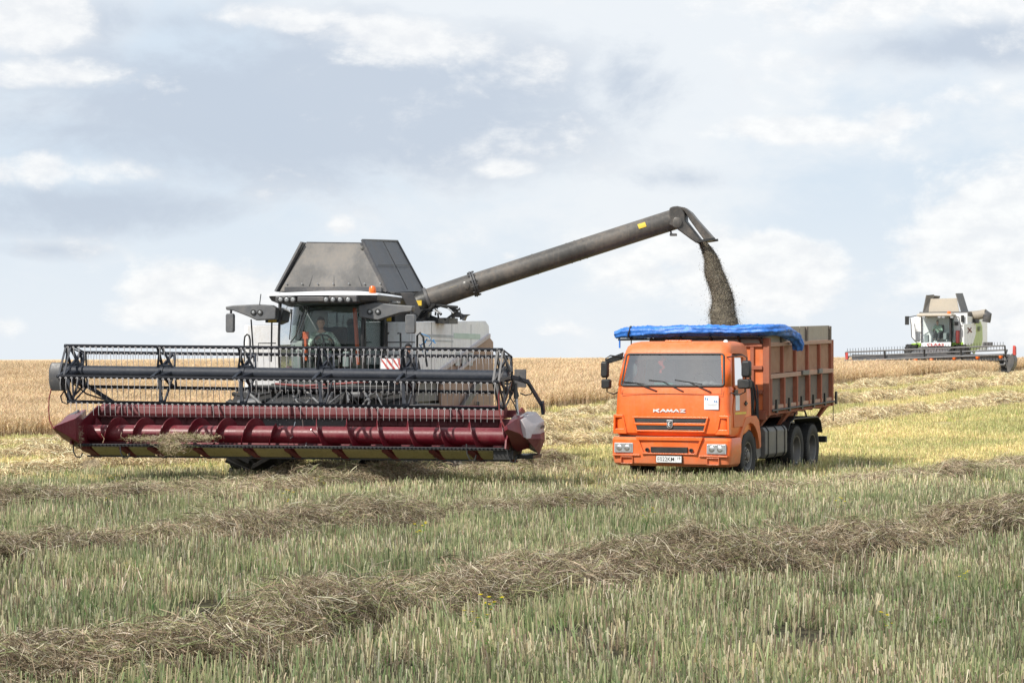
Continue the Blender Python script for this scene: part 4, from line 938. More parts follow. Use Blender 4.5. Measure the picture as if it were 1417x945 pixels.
m = MB(); m.box(xm-.27, xm+.27, 3.55, 3.70, 2.45, 3.12); m.box(xm-.27, xm+.27, 3.1, 3.65, 2.30, 2.46); m.box(xm-.2, xm+.2, 3.2, 3.6, 2.0, 2.3); m.build('seat', SEATC, cab, bevel=.04)
m = MB(); m.box(xm+.38, xm+.52, 3.0, 3.7, 2.3, 2.62); m.box(xm-.75, xm-.45, 2.85, 3.3, 2.1, 2.60); m.tube([(xm-.62, 2.95, 2.5), (xm-.62, 2.85, 2.75)], .05, 8); m.build('console', INTER, cab, bevel=.03)
m = MB(); a = P(423, 468, 2.9); m.beam(a+Vector((0, 0, .0)), a+Vector((.02, 0, -.45)), .05, .09); m.box(a.x-.06, a.x+.06, a.y-.02, a.y+.02, a.z-.02, a.z+.13); a = P(492, 450, 3.2); m.beam(a+Vector((-.02, 0, .35)), a+Vector((.06, 0, -.8)), .05, .12); m.build('orange_handle', paint('orange_red_plastic', (.62, .10, .03), .5, dirt=.1), cab, bevel=.01)
m = MB(); a = P(412, 480, 3.0); m.box(a.x-.17, a.x+.10, a.y, a.y+.1, a.z-.4, a.z+.12); m.build('monitor', INTG, cab, bevel=.02)
WC_ = P(448.5, 474, 2.98); tiltm = Matrix.Rotation(R(-55), 3, 'X')
m = MB(); ring = [WC_+tiltm @ Vector((.19*math.cos(t), 0, .19*math.sin(t))) for t in [2*math.pi*k/28 for k in range(29)]]; ring = [WC_+Matrix.Rotation(R(38), 3, 'X') @ Vector((.20*math.cos(t), 0, .20*math.sin(t))) for t in [2*math.pi*k/28 for k in range(29)]]
m.tube(ring, .017, 8, caps=False)
for t_ in (210, 330, 90): m.beam(WC_, WC_+Matrix.Rotation(R(38), 3, 'X') @ Vector((.19*math.cos(R(t_)), 0, .19*math.sin(R(t_)))), .03, .02)
m.tube([WC_, WC_+Vector((0, -.05, -.6))], .045, 10); m.build('steering_wheel', BLACK, cab, smooth=50)
m = MB(); m.tube([P(423, 423, 2.5), P(409, 465, 2.46), P(402, 474, 2.5)], .014, 6); m.tube([P(428, 423, 2.5), P(413, 462, 2.46)], .010, 6); m.beam(P(404, 432, 2.52), P(400.5, 470, 2.52), .012, .03); m.build('wiper', BLACK, cab)
m = MB(); a = P(402.5, 428, 2.7); m.tube([a, a+Vector((.0, 0, -.55))], .018, 8); m.build('blind_rod', INTG, cab)
# roof
rf = bpy.data.objects.new('roof', None); COL.objects.link(rf); rf.parent = H
def roofring(z, inset, fy_):
    xl2, xr2 = P(371, 410, 2.4).x+inset, P(521, 410, 2.4).x-inset; pts = []
    for t in range(13): f = t/12; x = xl2+(xr2-xl2)*f; pts.append(Vector((x, fy_+.24*(2*f-1)**2+inset*.5, z)))
    pts += [Vector((xr2-.02, 3.2, z)), Vector((xr2-.08, 4.35, z)), Vector((xl2+.08, 4.35, z)), Vector((xl2+.02, 3.2, z))]; return pts
m = MB(); m.loft([roofring(3.58, .12, 2.36), roofring(3.63, .03, 2.26), roofring(3.70, .0, 2.22), roofring(3.725, 0, 2.22)]); m.build('roof_fascia', GREYP, rf, smooth=30)
m = MB(); m.loft([roofring(3.728, -.02, 2.18), roofring(3.76, .0, 2.2), roofring(3.80, .25, 2.3), roofring(3.835, .6, 2.7)]); m.build('roof_cap', WHITEC, rf, smooth=50)
m = MB(); m.box(xm-.28, xm+.28, 2.165, 2.3, 3.60, 3.70); m.box(xm-.75, xm-.36, 2.19, 2.4, 3.585, 3.715); m.box(xm+.36, xm+.95, 2.19, 2.4, 3.585, 3.715); m.build('lamp_pod', GREY, rf, bevel=.02)
for px in (388.5, 397, 405.5, 451.5, 461, 471, 482):
    a = P(px, 414.5, 2.17); m = MB(); m.lathe([(.062, 0), (.062, .02), (.05, .022)], a, 'y', 20, -1); wl = m.build('work_light', BLACK, H, smooth=40)
    m = MB(); m.ball(a+Vector((0, -.015, 0)), .047, .018, .047); m.build('lamp_lens', LENS, wl, smooth=60)
m = MB(); a = P(515.5, 412, 2.5); m.tube([a, a+Vector((0, 0, .06))], [.10, .07], 16); b_ = m.build('beacon', GREYP, H, smooth=40)
m = MB(); m.lathe([(.055, .06), (.072, .08), (.070, .18), (.05, .225), (.01, .235)], a, 'z', 20); m.build('beacon_dome', AMBER, b_, smooth=50)
# mirror arms
Z3 = lambda u, v, y=2.55: P(300+u/4.428, 320+v/4.428, y)
for outline, mir, lts, in (([(50, 462), (100, 454), (250, 447), (330, 452), (362, 472), (358, 540), (240, 546), (190, 522), (100, 487), (54, 482)], (83, 562), ((225, 497), (265, 497))),
                           ([(865, 455), (965, 436), (1060, 446), (1202, 458), (1192, 492), (1120, 502), (985, 546), (900, 532), (872, 528)], (1188, 568), ((938, 493), (987, 493)))):
    pa = [Z3(u, v) for u, v in outline]; m = MB(); m.hull2(pa, [p+Vector((0, .22, 0)) for p in pa]); ma = m.build('mirror_arm', GREYP, H, bevel=.025)
    for u, v in lts:
        a = Z3(u, v); m = MB(); m.lathe([(.058, 0), (.058, .02), (.04, .022)], a, 'y', 18, -1); m.build('arm_lamp', BLACK, ma, smooth=40)
        m = MB(); m.ball(a+Vector((0, -.016, 0)), .034, .012, .034); m.build('lamp_lens', LENS, ma, smooth=60)
    a = Z3(*mir); m = MB(); k = 1 if mir[0] < 500 else 1.18; m.loft([[a+Vector((x*.085*k, y, z*.19)) for x, z in ((-.8, -1), (.8, -1), (1, -.8), (1, .8), (.8, 1), (-.8, 1), (-1, .8), (-1, -.8))] for y in (-.06, .06)]); m.build('mirror', GREYP, ma, bevel=.02)
    m = MB(); m.tube([a+Vector((0, .03, .17)), a+Vector((0, .04, .28))], .025, 8); m.build('mirror_bracket', BLACK, ma)
m = MB(); m.tube([Z3(262, 450), Z3(270, 385)], .010, 6); m.build('antenna', BLACK, H)
for (u0, u1, v0, v1) in ((315, 365, 532, 557), (1041, 1068, 522, 550), (346, 364, 480, 510)):
    a = Z3(u0, v1, 2.85); b = Z3(u1, v0, 2.85); m = MB(); m.box(a.x, b.x, a.y, a.y+.01, a.z, b.z); m.build('yellow_label', YEL, H)
m = MB(); a = Z3(296, 560, 2.9); b = Z3(372, 475, 2.9); m.box(a.x, b.x, a.y, a.y+.15, a.z, b.z); m.build('door_bracket', BLACK, H, bevel=.01)
a = Z3(1030, 443, 3.6); m = MB(); m.box(a.x, a.x+.11, a.y, a.y+.2, a.z, a.z+.10); m.box(a.x+.14, a.x+.27, a.y, a.y+.2, a.z, a.z+.045); m.build('reflector_box', INTG, H, bevel=.01)
# rails, ladder, warning board
m = MB()
m.tube([Z3(u, v, 2.7) for u, v in ((170, 800), (168, 680), (172, 645), (185, 632), (198, 640), (204, 665), (204, 760))], .018, 8); m.tube([Z3(210, 540, 3.0), Z3(228, 800, 3.0)], .016, 8); m.tube([Z3(337, 560, 2.9), Z3(333, 800, 2.9)], .018, 8)
m.tube([Z3(255, 760, 3.4), Z3(255, 686, 3.4), Z3(362, 686, 3.4)], .011, 6)
m.tube([Z3(895, 530, 3.2), Z3(925, 715, 3.2)], .014, 6)
m.tube([Z3(1028, 575, 3.0), Z3(1028, 760, 3.0)], .018, 8); m.tube([Z3(1042, 560, 3.0), Z3(1042, 760, 3.0)], .022, 8); m.tube([Z3(1108, 625, 3.0), Z3(1125, 625, 3.0), Z3(1128, 760, 3.0)], .02, 8); m.tube([Z3(1042, 625, 3.0), Z3(1056, 625, 3.0)], .02, 8)
m.tube([Z3(1228, 790, 3.4), Z3(1228, 640, 3.4), Z3(1245, 622, 3.4), Z3(1265, 650, 3.4), Z3(1278, 760, 3.4), Z3(1290, 830, 3.4)], .022, 8); m.tube([Z3(1042, 680, 3.9), Z3(1215, 680, 3.9)], .011, 6)
m.build('handrail', BLACK, H, smooth=50)
m = MB(); rg = random.Random(4); c = Z3(1290, 690, 3.5)
m.tube([Z3(1248, 625, 3.4), Z3(1300, 645, 3.4), Z3(1318, 680, 3.4), Z3(1300, 705, 3.4)], .008, 6)
for k in range(9): p = c+Vector((rg.uniform(-.15, .15), 0, rg.uniform(-.12, .12))); m.tube([p, p+Vector((rg.uniform(-.12, .12), 0, rg.uniform(-.1, .1)))], .012, 6)
m.build('blue_air_hose', paint('blue_hose', (.05, .25, .55), .4, dirt=0), H, smooth=50)
a, b = P(526, 511, 2.6), P(554, 496, 2.6); bd = MB(); bd.box(a.x, b.x, 2.6, 2.615, a.z, b.z); wb = bd.build('warning_board', WHITEC, H)
sw = b.x-a.x; sh_ = b.z-a.z
for k in range(4):
    m = MB(); x = a.x+sw*(k*.30-.06); pts = [(x, b.z), (x+sw*.13, b.z), (x+sw*.13+sh_*.8, a.z), (x+sh_*.8, a.z)]; pts = [(min(max(px_, a.x), b.x), z_) for px_, z_ in pts]
    m.prism(pts, 'y', 2.594, 2.599); m.build('red_stripe', REDS, wb)
pf = MB(); pf.box(.72, 1.75, 2.7, 4.3, 1.50, 1.56); pf.box(1.2, 1.75, 2.7, 3.2, 1.15, 1.19); pf.box(1.2, 1.75, 2.7, 3.2, .80, .84); pf.beam((1.2, 2.75, 1.55), (1.2, 2.75, .6), .04, .06); pf.beam((1.75, 2.75, 1.55), (1.75, 2.75, .6), .04, .06); pf.build('ladder', GREY, H, bevel=.008)
# people
def Wl(v): M_ = Matrix.Translation((F1.X, F1.D, F1.Z)) @ Matrix.Rotation(-F1.th, 4, 'Z'); return M_ @ Vector(v)
hx = P(448, 470, 3.35).x
drv = person('driver in a grey camouflage jacket seated at the wheel behind the large harvester\'s windshield', Wl((hx, 3.38, 2.50)), -F1.th, R(25), True, (Wl(WC_+Vector((-.14, .02, .10))), Wl(WC_+Vector((.15, .02, .06)))), CAMO, JACK, R(25))
px_ = P(564, 490, 3.0)
per = person('person in black knitted cap and dark jacket on the ladder beside the cab', Wl((px_.x, 3.05, 1.56+.92)), -F1.th+R(15), R(10), False, None, JACK, JACK, R(10), cap=True, scale=.80)
per.location.z = 1.37+.93*.8
# straw caught on the cutter bar
cl = MB()
def clump(name, boxes, n, label, mat, cols, wd=.007):
    r = random.Random(2); B = Blades()
    for (c, rx, ry, rz, frac) in boxes:
        for _ in range(int(n*frac)):
            v = Vector((r.gauss(0, .5), r.gauss(0, .5), r.gauss(0, .5))); p = Vector(c)+Vector((v.x*rx, v.y*ry, v.z*rz)); d = Vector((r.gauss(0, 1), r.gauss(0, .5), r.gauss(0, .55))).normalized()*r.uniform(.05, .22)
            B.strip([p-d/2, p+Vector((r.gauss(0, .02), 0, r.gauss(0, .02))), p+d/2], wd*r.uniform(.6, 1.4), jit(r.choice(cols), r, .3), Vector((r.gauss(0, 1), r.gauss(0, 1), r.gauss(0, 1))).normalized(), .5)
    o = bpy.data.objects.new(name, B.mesh(name, mat)); COL.objects.link(o); o.location = (F1.X, F1.D, F1.Z); o.rotation_euler = (0, 0, -F1.th)
    return tag(o, label, 'straw', kind='stuff')
c = lambda px, py: P(px, py, -.10)
clump('straw_clump', [(c(238, 614), .30, .10, .16, .42), (c(205, 607), .45, .12, .05, .2), (c(275, 605), .38, .12, .06, .2), (c(245, 603), .3, .1, .07, .1), (c(107, 605), .10, .08, .22, .08)], 1900, 'tangle of dry stalks hanging from the left half of the cutter bar', LEAFW, WC[:5]+[(.4, .36, .22), GY])
# ---------------------------------------------------------------- the truck
F2 = Frame(3.16, 43.0, 23.4)
K = F2.root('dump_truck')
tag(K, 'orange three-axle farm truck with flat-nosed cab and rusty high-sided body', 'truck')
Q = F2.l
def outline(z, hw, yf, yb=1.55, rc=.13, n=5, bulge=.06):
    pts = []
    m = 9
    for i in range(m+1):                                   # front, left to right
        x = -(hw-rc)+2*(hw-rc)*i/m; pts.append(Vector((x, yf-bulge*(1-(x/hw)**2), z)))
    for i in range(1, n+1):
        a = math.pi/2*i/n; pts.append(Vector((hw-rc+rc*math.sin(a), yf-bulge*(1-((hw-rc)/hw)**2)*(1-i/n)+rc*(1-math.cos(a)), z)))
    pts += [Vector((hw, .75, z)), Vector((hw, 1.15, z)), Vector((hw-.03, yb, z)), Vector((-hw+.03, yb, z)), Vector((-hw, 1.15, z)), Vector((-hw, .75, z))]
    for i in range(n, 0, -1):
        a = math.pi/2*i/n; pts.append(Vector((-(hw-rc+rc*math.sin(a)), yf-bulge*(1-((hw-rc)/hw)**2)*(1-i/n)+rc*(1-math.cos(a)), z)))
    return pts
cabt = bpy.data.objects.new('cab', None); COL.objects.link(cabt); cabt.parent = K
m = MB(); m.loft([outline(.94, 1.17, .06), outline(1.0, 1.19, .0), outline(1.35, 1.20, -.01), outline(1.75, 1.19, .02), outline(1.93, 1.175, .06)]); m.build('cab_shell', ORANGE, cabt, smooth=35)
m = MB(); m.loft([outline(2.575, 1.115, .245, rc=.16), outline(2.62, 1.115, .26, rc=.18), outline(2.72, 1.09, .31, rc=.2), outline(2.79, 1.03, .42, 1.5, rc=.22), outline(2.825, .90, .60, 1.4, rc=.24)]); m.build('roof', ORANGE_F, cabt, smooth=40)
# posts: a pillars with the rounded corners, b posts, rear wall
lo, hi = outline(1.93, 1.175, .06), outline(2.575, 1.115, .245, rc=.16); N_ = len(lo)
for idx, nm in (([9, 10, 11, 12, 13, 14], 'windshield_pillar'), ([N_-5, N_-4, N_-3, N_-2, N_-1, 0], 'windshield_pillar')):
    A, B_ = [lo[i] for i in idx], [hi[i] for i in idx]; m = MB(); m.loft([A, B_], caps=False, closed=False); o = m.build(nm, ORANGE, cabt, smooth=50); sd = o.modifiers.new('t', 'SOLIDIFY'); sd.thickness = .035; sd.offset = 0
for s in (-1, 1):
    m = MB(); m.hull2([(s*1.175, 1.10, 1.92), (s*1.145, 1.55, 1.92), (s*1.09, 1.55, 2.58), (s*1.115, 1.10, 2.58)], [(s*1.13, 1.10, 1.92), (s*1.10, 1.53, 1.92), (s*1.05, 1.53, 2.58), (s*1.07, 1.10, 2.58)]); m.build('rear_pillar', ORANGE_F, cabt)
m = MB(); m.box(-1.13, 1.13, 1.50, 1.545, 1.92, 2.2); m.box(-1.08, 1.08, 1.50, 1.545, 2.2, 2.58); m.build('rear_wall', INTG, cabt)
# windshield with its rubber seal
def wpt(f, g, o=0.):
    z = 1.935+.63*g; hw = 1.175-.06*g; yf_ = .06+.185*g; x = (2*f-1)*(hw-.10); return Vector((x, yf_-.06*(1-(x/hw)**2)-o, z))
m = MB(); m.loft([[wpt(i/14, j/8, .004) for i in range(15)] for j in range(9)], caps=False, closed=False); m.build('windshield', GLASST, cabt, smooth=60)
m = MB(); rp = []
cr = .06
for (cx, cy, a0) in ((1-cr*.6, 1-cr, 0), (cr*.6, 1-cr, 90), (cr*.6, cr, 180), (1-cr*.6, cr, 270)):
    for k in range(5): a_ = R(a0+k*22.5); rp.append((cx+cr*.6*math.cos(a_), cy+cr*math.sin(a_)))
dense = []
for i in range(len(rp)):
    a_, b_ = rp[i], rp[(i+1) % len(rp)]; n = 10 if math.hypot(a_[0]-b_[0], a_[1]-b_[1]) > .3 else 1
    dense += [(a_[0]+(b_[0]-a_[0])*t/n, a_[1]+(b_[1]-a_[1])*t/n) for t in range(n)]
dense.append(dense[0]); m.tube([wpt(f, g, .010) for f, g in dense], .022, 8, caps=False); m.build('windshield_seal', BLACK, cabt, smooth=60)
# cowl line, wipers
m = MB(); m.box(-1.06, 1.06, -.048, -.040, 1.772, 1.780); m.box(-1.06, -1.052, -.03, -.02, 1.78, 1.9); m.box(1.052, 1.06, -.03, -.02, 1.78, 1.9); m.build('cowl_seam', BLACK, cabt)
m = MB()
for i in range(13):
    pass
wp = []
for (u0, v0, u1, v1, u2, v2) in ((165, 386, 303, 402, 352, 440), (307, 378, 447, 393, 497, 442), (449, 377, 597, 401, 643, 443)):
    Z = lambda u, v: Q(820+u/3.9375, 430+v/3.9375, -.03 if v > 415 else .03)
    m = MB(); m.beam(Z(u0, v0), Z(u1, v1), .02, .022); m.tube([Z(u0+(u1-u0)*.55, v0+(v1-v0)*.55)+Vector((0, -.02, 0)), Z(u2-8, v2-6)+Vector((0, -.02, 0)), Z(u2, v2)+Vector((0, .02, 0))], .012, 6); m.build('wiper', BLACK, cabt)
# front panel relief
zc = lambda v: HC-(430+v/3.9375-498)*43.0/3000
def plate(mb, pts, y0, y1): return mb.prism(pts, 'y', y0, y1)
m = MB()
plate(m, [(-.80, 1.325), (.80, 1.325), (.80, 1.295), (-.80, 1.295)], -.085, -.03)
plate(m, [(-.75, 1.205), (.75, 1.205), (.735, 1.155), (-.735, 1.155)], -.092, -.03)
plate(m, [(-.72, 1.06), (.72, 1.06), (.70, 1.025), (-.70, 1.025)], -.090, -.03)
for s in (-1, 1): plate(m, [(s*.80, 1.325), (s*.765, 1.325), (s*.68, 1.025), (s*.715, 1.025)] if s > 0 else [(s*.80, 1.325), (s*.715, 1.025), (s*.68, 1.025), (s*.765, 1.325)], -.088, -.03)
m.build('grille_surround', ORANGE, cabt, bevel=.008)
m = MB(); plate(m, [(-.75, 1.292), (.75, 1.292), (.735, 1.208), (-.735, 1.208)], -.075, -.04); plate(m, [(-.72, 1.152), (.72, 1.152), (.70, 1.063), (-.70, 1.063)], -.075, -.04); m.build('grille', BLACK, cabt)
m = MB()
for z in (1.265, 1.235, 1.125, 1.09): m.box(-.70, .70, -.082, -.076, z-.006, z+.006)
m.build('grille_slat', GREY, cabt)
m = MB(); plate(m, [(-.065, 1.26), (.065, 1.26), (.06, 1.13), (.035, 1.10), (-.035, 1.10), (-.06, 1.13)], -.108, -.088); bd = m.build('badge', STEEL, cabt, bevel=.006)
m = MB(); plate(m, [(-.045, 1.243), (.045, 1.243), (.042, 1.14), (.025, 1.118), (-.025, 1.118), (-.042, 1.14)], -.112, -.108); m.build('badge_field', BLACK, bd)
m = MB(); m.tube([Vector((.022, -.116, 1.225)), Vector((-.012, -.116, 1.215)), Vector((-.024, -.116, 1.18)), Vector((-.010, -.116, 1.145)), Vector((.020, -.116, 1.138))], [.004, .010, .012, .009, .004], 6); m.tube([Vector((.0, -.116, 1.185)), Vector((.022, -.116, 1.170))], .005, 6); m.build('badge_emblem', WHITEC, bd)
# the wide-spaced name in block strokes
def stroke_text(parent, cx, cz, y, total, h, mat):
    L = {'K': [((0, 0), (0, 1)), ((0.08, .5), (1, 1)), ((.25, .55), (1, 0))], 'A': [((0, 0), (.55, 1)), ((.55, 1), (1, 0)), ((.45, .28), (.9, .28))], 'M': [((0, 0), (.12, 1)), ((.12, 1), (.5, .15)), ((.5, .15), (.88, 1)), ((.88, 1), (1, 0))], 'Z': [((0, .93), (1, .93)), ((1, .95), (0, .05)), ((0, .07), (1, .07))]}
    word = 'KAMAZ'; cw = total/5.0
    for i, ch in enumerate(word):
        m = MB(); x0 = cx-total/2+i*cw
        for (a, b) in L[ch]:
            p = Vector((x0+a[0]*cw*.84, y, cz+(a[1]-.5)*h*.82)); q = Vector((x0+b[0]*cw*.84, y, cz+(b[1]-.5)*h*.82)); m.beam(p, q, .010, .017 if ch == 'Z' else .024, (0, 0, 1) if abs(a[0]-b[0]) > .5 else (1, 0, 0))
        m.build('name_letter', mat, parent)
stroke_text(cabt, 0, 1.445, -.078, .68, .072, WHITEC)
for s in (-1, 1):
    X = lambda x: s*x
    def ring(pts): return [(X(a), b) for a, b in pts]
    m = MB(); outer = [(1.00, 1.36), (1.205, 1.36), (1.215, .98), (.92, .98)]; inner = [(1.03, 1.30), (1.165, 1.30), (1.175, 1.08), (.985, 1.08)]
    n = 4
    for i in range(n):
        j = (i+1) % n; m.hull2([(X(outer[i][0]), -.055, outer[i][1]), (X(outer[j][0]), -.055, outer[j][1]), (X(inner[j][0]), -.055, inner[j][1]), (X(inner[i][0]), -.055, inner[i][1])],
                                [(X(outer[i][0]), .10, outer[i][1]), (X(outer[j][0]), .10, outer[j][1]), (X(inner[j][0]), .10, inner[j][1]), (X(inner[i][0]), .10, inner[i][1])])
    m.build('corner_deflector', ORANGE, cabt, bevel=.01)
m = MB(); m.box(.70, .995, -.052, -.040, 1.475, 1.745); st = m.build('front_sticker', STICK, cabt)
m = MB()
for (x, z) in ((.725, 1.685), (.765, 1.68), (.915, 1.635), (.955, 1.63)): plate(m, [(x-.012, z+.022), (x+.006, z+.022), (x+.018, z-.022), (x, z-.022)], -.056, -.052)
m.build('sticker_mark', BLUEM, st)
m = MB(); m.box(.74, .96, -.056, -.0522, 1.575, 1.583); m.box(.77, .93, -.056, -.0522, 1.555, 1.561); m.build('sticker_line', GREYPR, st)
# bumper
bp = bpy.data.objects.new('bumper', None); COL.objects.link(bp); bp.parent = K
def bo(z, hw, yf): return outline(z, hw, yf, .62, rc=.10, bulge=.05)
def cut(pts): return [p if p.y < .7 else Vector((p.x, .62, p.z)) for p in pts]
m = MB(); m.loft([cut(bo(.345, 1.17, .03)), cut(bo(.40, 1.22, -.05)), cut(bo(.62, 1.25, -.07)), cut(bo(.86, 1.25, -.06)), cut(bo(.915, 1.235, -.02))]); m.build('bumper_shell', ORANGE, bp, smooth=32)
m = MB(); m.box(-.38, .38, -.155, -.1, .62, .73); m.build('bumper_slot', BLACK, bp)
m = MB()
plate(m, [(-.70, .93), (.70, .93), (.68, .86), (-.68, .86)], -.155, -.05)
for s in (-1, 1): plate(m, [(s*.70, .93), (s*.66, .93), (s*.52, .58), (s*.57, .58)] if s > 0 else [(s*.70, .93), (s*.57, .58), (s*.52, .58), (s*.66, .93)], -.150, -.05)
plate(m, [(-.55, .61), (.55, .61), (.55, .585), (-.55, .585)], -.150, -.05)
for s in (-1, 1):
    a, b = sorted((s*.62, s*1.2)); plate(m, [(a, .575), (b, .575), (b, .545), (a, .545)], -.135, -.02)
    a, b = sorted((s*.78, s*1.02)); plate(m, [(a, .53), (b, .53), (b, .515), (a, .515)], -.135, -.02); plate(m, [(a, .40), (b, .40), (b, .39), (a, .39)], -.13, -.02)
    for x in (a, b): plate(m, [(x-.008, .53), (x+.008, .53), (x+.008, .39), (x-.008, .39)], -.13, -.02)
m.build('bumper_ridge', ORANGE, bp, bevel=.006)
for s in (-1, 1):
    m = MB(); a, b = sorted((s*.77, s*1.165)); m.box(a, b, -.12, -.05, .60, .80); hl_ = m.build('headlight', GREYPR, K, bevel=.012)
    m = MB(); m.box(a+.015, b-.015, -.126, -.119, .615, .785); m.build('headlight_glass', LENS, hl_, bevel=.004)
    m = MB()
    for cx in (a+.11, b-.12): m.lathe([(.062, 0), (.055, .006), (.02, .008)], (cx, -.126, .70), 'y', 18, -1)
    m.build('reflector', STEEL, hl_, smooth=40)
    m = MB(); m.lathe([(.040, 0), (.040, .03), (.022, .032), (.02, .005)], (s*.46, -.125, .67), 'y', 16, -1); m.build('tow_eye', BLACK, bp)
m = MB(); m.box(-.275, .275, -.150, -.125, .415, .565); pt = m.build('licence_plate', BLACK, bp)
m = MB(); m.box(-.262, .262, -.154, -.1505, .428, .552); m.build('plate_face', WHITEC, pt)
m = MB(); m.box(.145, .149, -.156, -.1545, .432, .548); m.build('plate_divider', BLACK, pt)
text_mesh('plate_lettering', 'E022KM', BLACK, pt, (-.062, -.155, .488), FACE_FRONT, .080, .93, off=.002)
text_mesh('plate_lettering', '19', BLACK, pt, (.205, -.155, .505), FACE_FRONT, .058, .9, off=.002)
m = MB(); m.box(-1.1, 1.1, .0, .3, .915, .94); m.box(-.9, .9, .3, 1.4, .75, .93); m.box(-.85, .85, .05, .6, .45, .8); m.build('cab_underside', BLACK, K)
# roof marker lamps, roof hatch
m = MB(); m.box(-.30, .25, .47, .56, 2.79, 2.845); mk = m.build('roof_marker', ORANGE, cabt, bevel=.012)
m = MB()
for x in (-.2, -.02, .15): m.lathe([(.03, 0), (.03, .008), (.01, .014)], (x, .468, 2.815), 'y', 10, -1)
m.build('marker_lens', AMBER, mk)
m = MB(); m.lathe([(.05, 0), (.045, .03), (.02, .05)], (.93, .62, 2.80), 'z', 12); m.build('roof_vent', WHITE, cabt, smooth=50)
# doors
for s in (-1, 1):
    m = MB(); x0, x1 = sorted((s*1.196, s*1.215)); m.prism([(.40, 1.90), (1.12, 1.90), (1.12, 1.40), (1.02, 1.33), (.95, 1.12), (.28, 1.12), (.22, 1.5)], 'x', x0, x1); dr = m.build('door', ORANGE_F, K, bevel=.008)
    fr_ = [(.33, 1.92), (1.08, 1.92), (1.08, 2.52), (.46, 2.52)]; tl_ = lambda y, z, o: (s*(1.185+o-.06*(z-1.93)/.645), y, z)
    m = MB()
    for i in range(4):
        a, b = fr_[i], fr_[(i+1) % 4]; m.beam(tl_(*a, 0), tl_(*b, 0), .045, .05, (s, 0, 0))
    m.build('window_frame', ORANGE_F, dr, bevel=.006)
    m = MB(); m.slab([tl_(.36, 1.95, -.01), tl_(1.06, 1.95, -.01), tl_(1.06, 2.50, -.01), tl_(.48, 2.50, -.01)], .005); m.build('side_window', GLASST, dr)
    m = MB(); x0, x1 = sorted((s*1.215, s*1.245)); m.box(x0, x1, .93, 1.08, 1.56, 1.60); m.box(x0, x1, .99, 1.01, 1.53, 1.63); m.build('door_handle', BLACK, dr)
    m = MB(); x0, x1 = sorted((s*1.2155, s*1.219)); m.box(x0, x1, .36, .62, 1.45, 1.75); m.build('door_sticker', STICK, dr)
    m = MB(); m.box(x0, x1, .33, 1.05, 1.37, 1.415); m.build('yellow_tape', YEL, dr)
    m = MB(); m.box(x0-.012*s, x1, .30, .52, 1.74, 1.86); m.build('side_marker', BLACK, dr, bevel=.01)
    # wheel arch
    arc = [(1.30+.66*math.cos(R(a)), .52+.66*math.sin(R(a))) for a in range(170, 9, -16)]
    pr = [(.60, .64), (.62, .93), (.82, 1.12), (1.0, 1.30), (1.72, 1.32), (1.90, 1.22), (2.03, .95), (2.05, .68)]
    m = MB(); x0, x1 = sorted((s*.86, s*1.23)); m.prism(pr+arc[::-1], 'x', x0, x1); m.build('wheel_arch', ORANGE_F, K, bevel=.012)
    m = MB(); x0, x1 = sorted((s*.95, s*1.21)); m.box(x0, x1, .50, .66, .38, .92); m.build('step', ORANGE, K, bevel=.02)
    m = MB(); m.box(x0, x1+.01*s, .58, .64, .48, .60); m.box(x0, x1+.01*s, .58, .64, .68, .78); m.build('step_recess', BLACK, K)
    m = MB(); m.beam((s*1.15, 1.98, .95), (s*1.15, 2.12, .45), .30, .02, (1, 0, 0)); m.build('mud_flap', STEELG, K)
# cab interior
m = MB(); m.box(-1.10, 1.10, .14, .52, 1.90, 1.965); m.tube([(.50, .42, 1.95), (.50, .62, 2.0)], .03, 8); m.box(.2, .8, .3, .5, 1.95, 2.02); m.build('dashboard', INTER, cabt, bevel=.02)
m = MB(); m.tube([Vector((.50, .62, 2.02))+Matrix.Rotation(R(40), 3, 'X') @ Vector((.23*math.cos(t), 0, .23*math.sin(t))) for t in [2*math.pi*k/24 for k in range(25)]], .015, 7, caps=False); m.beam((.28, .62, 2.02), (.72, .62, 2.02), .03, .02); m.build('steering_wheel', BLACK, cabt, smooth=50)
for x in (-.55, .50): m = MB(); m.box(x-.24, x+.24, 1.10, 1.25, 1.93, 2.42); m.box(x-.13, x+.13, 1.12, 1.22, 2.42, 2.52); m.build('seat', INTER, cabt, bevel=.04)
m = MB(); m.box(-1.02, 1.02, .36, .375, 2.46, 2.56); m.build('sun_visor', INTG, cabt, bevel=.01)
m = MB(); m.loft([[(-.30+.05*math.sin(j*2)+w__*(.035+.02*math.sin(j)), .30, 2.52-j*.055) for w__ in (-1, 1)] for j in range(7)], caps=False, closed=False); o = m.build('hanging_pennant', REDS, cabt); o.modifiers.new('t', 'SOLIDIFY').thickness = .01
m = MB(); m.ball((-.96, .35, 2.25), .12, .05, .16); m.build('corner_fan', INTER, cabt, smooth=50)
m = MB(); m.box(-.42, -.02, .16, .34, 1.966, 1.99); m.build('green_folder', paint('green_plastic', (.03, .35, .27), .5, dirt=0), cabt)
m = MB(); m.ball((.62, .30, 1.985), .06, .05, .045); m.ball((.74, .30, 1.985), .05); m.box(.80, .95, .2, .3, 1.966, 1.99); m.build('dash_clutter', INTG, cabt, smooth=50)
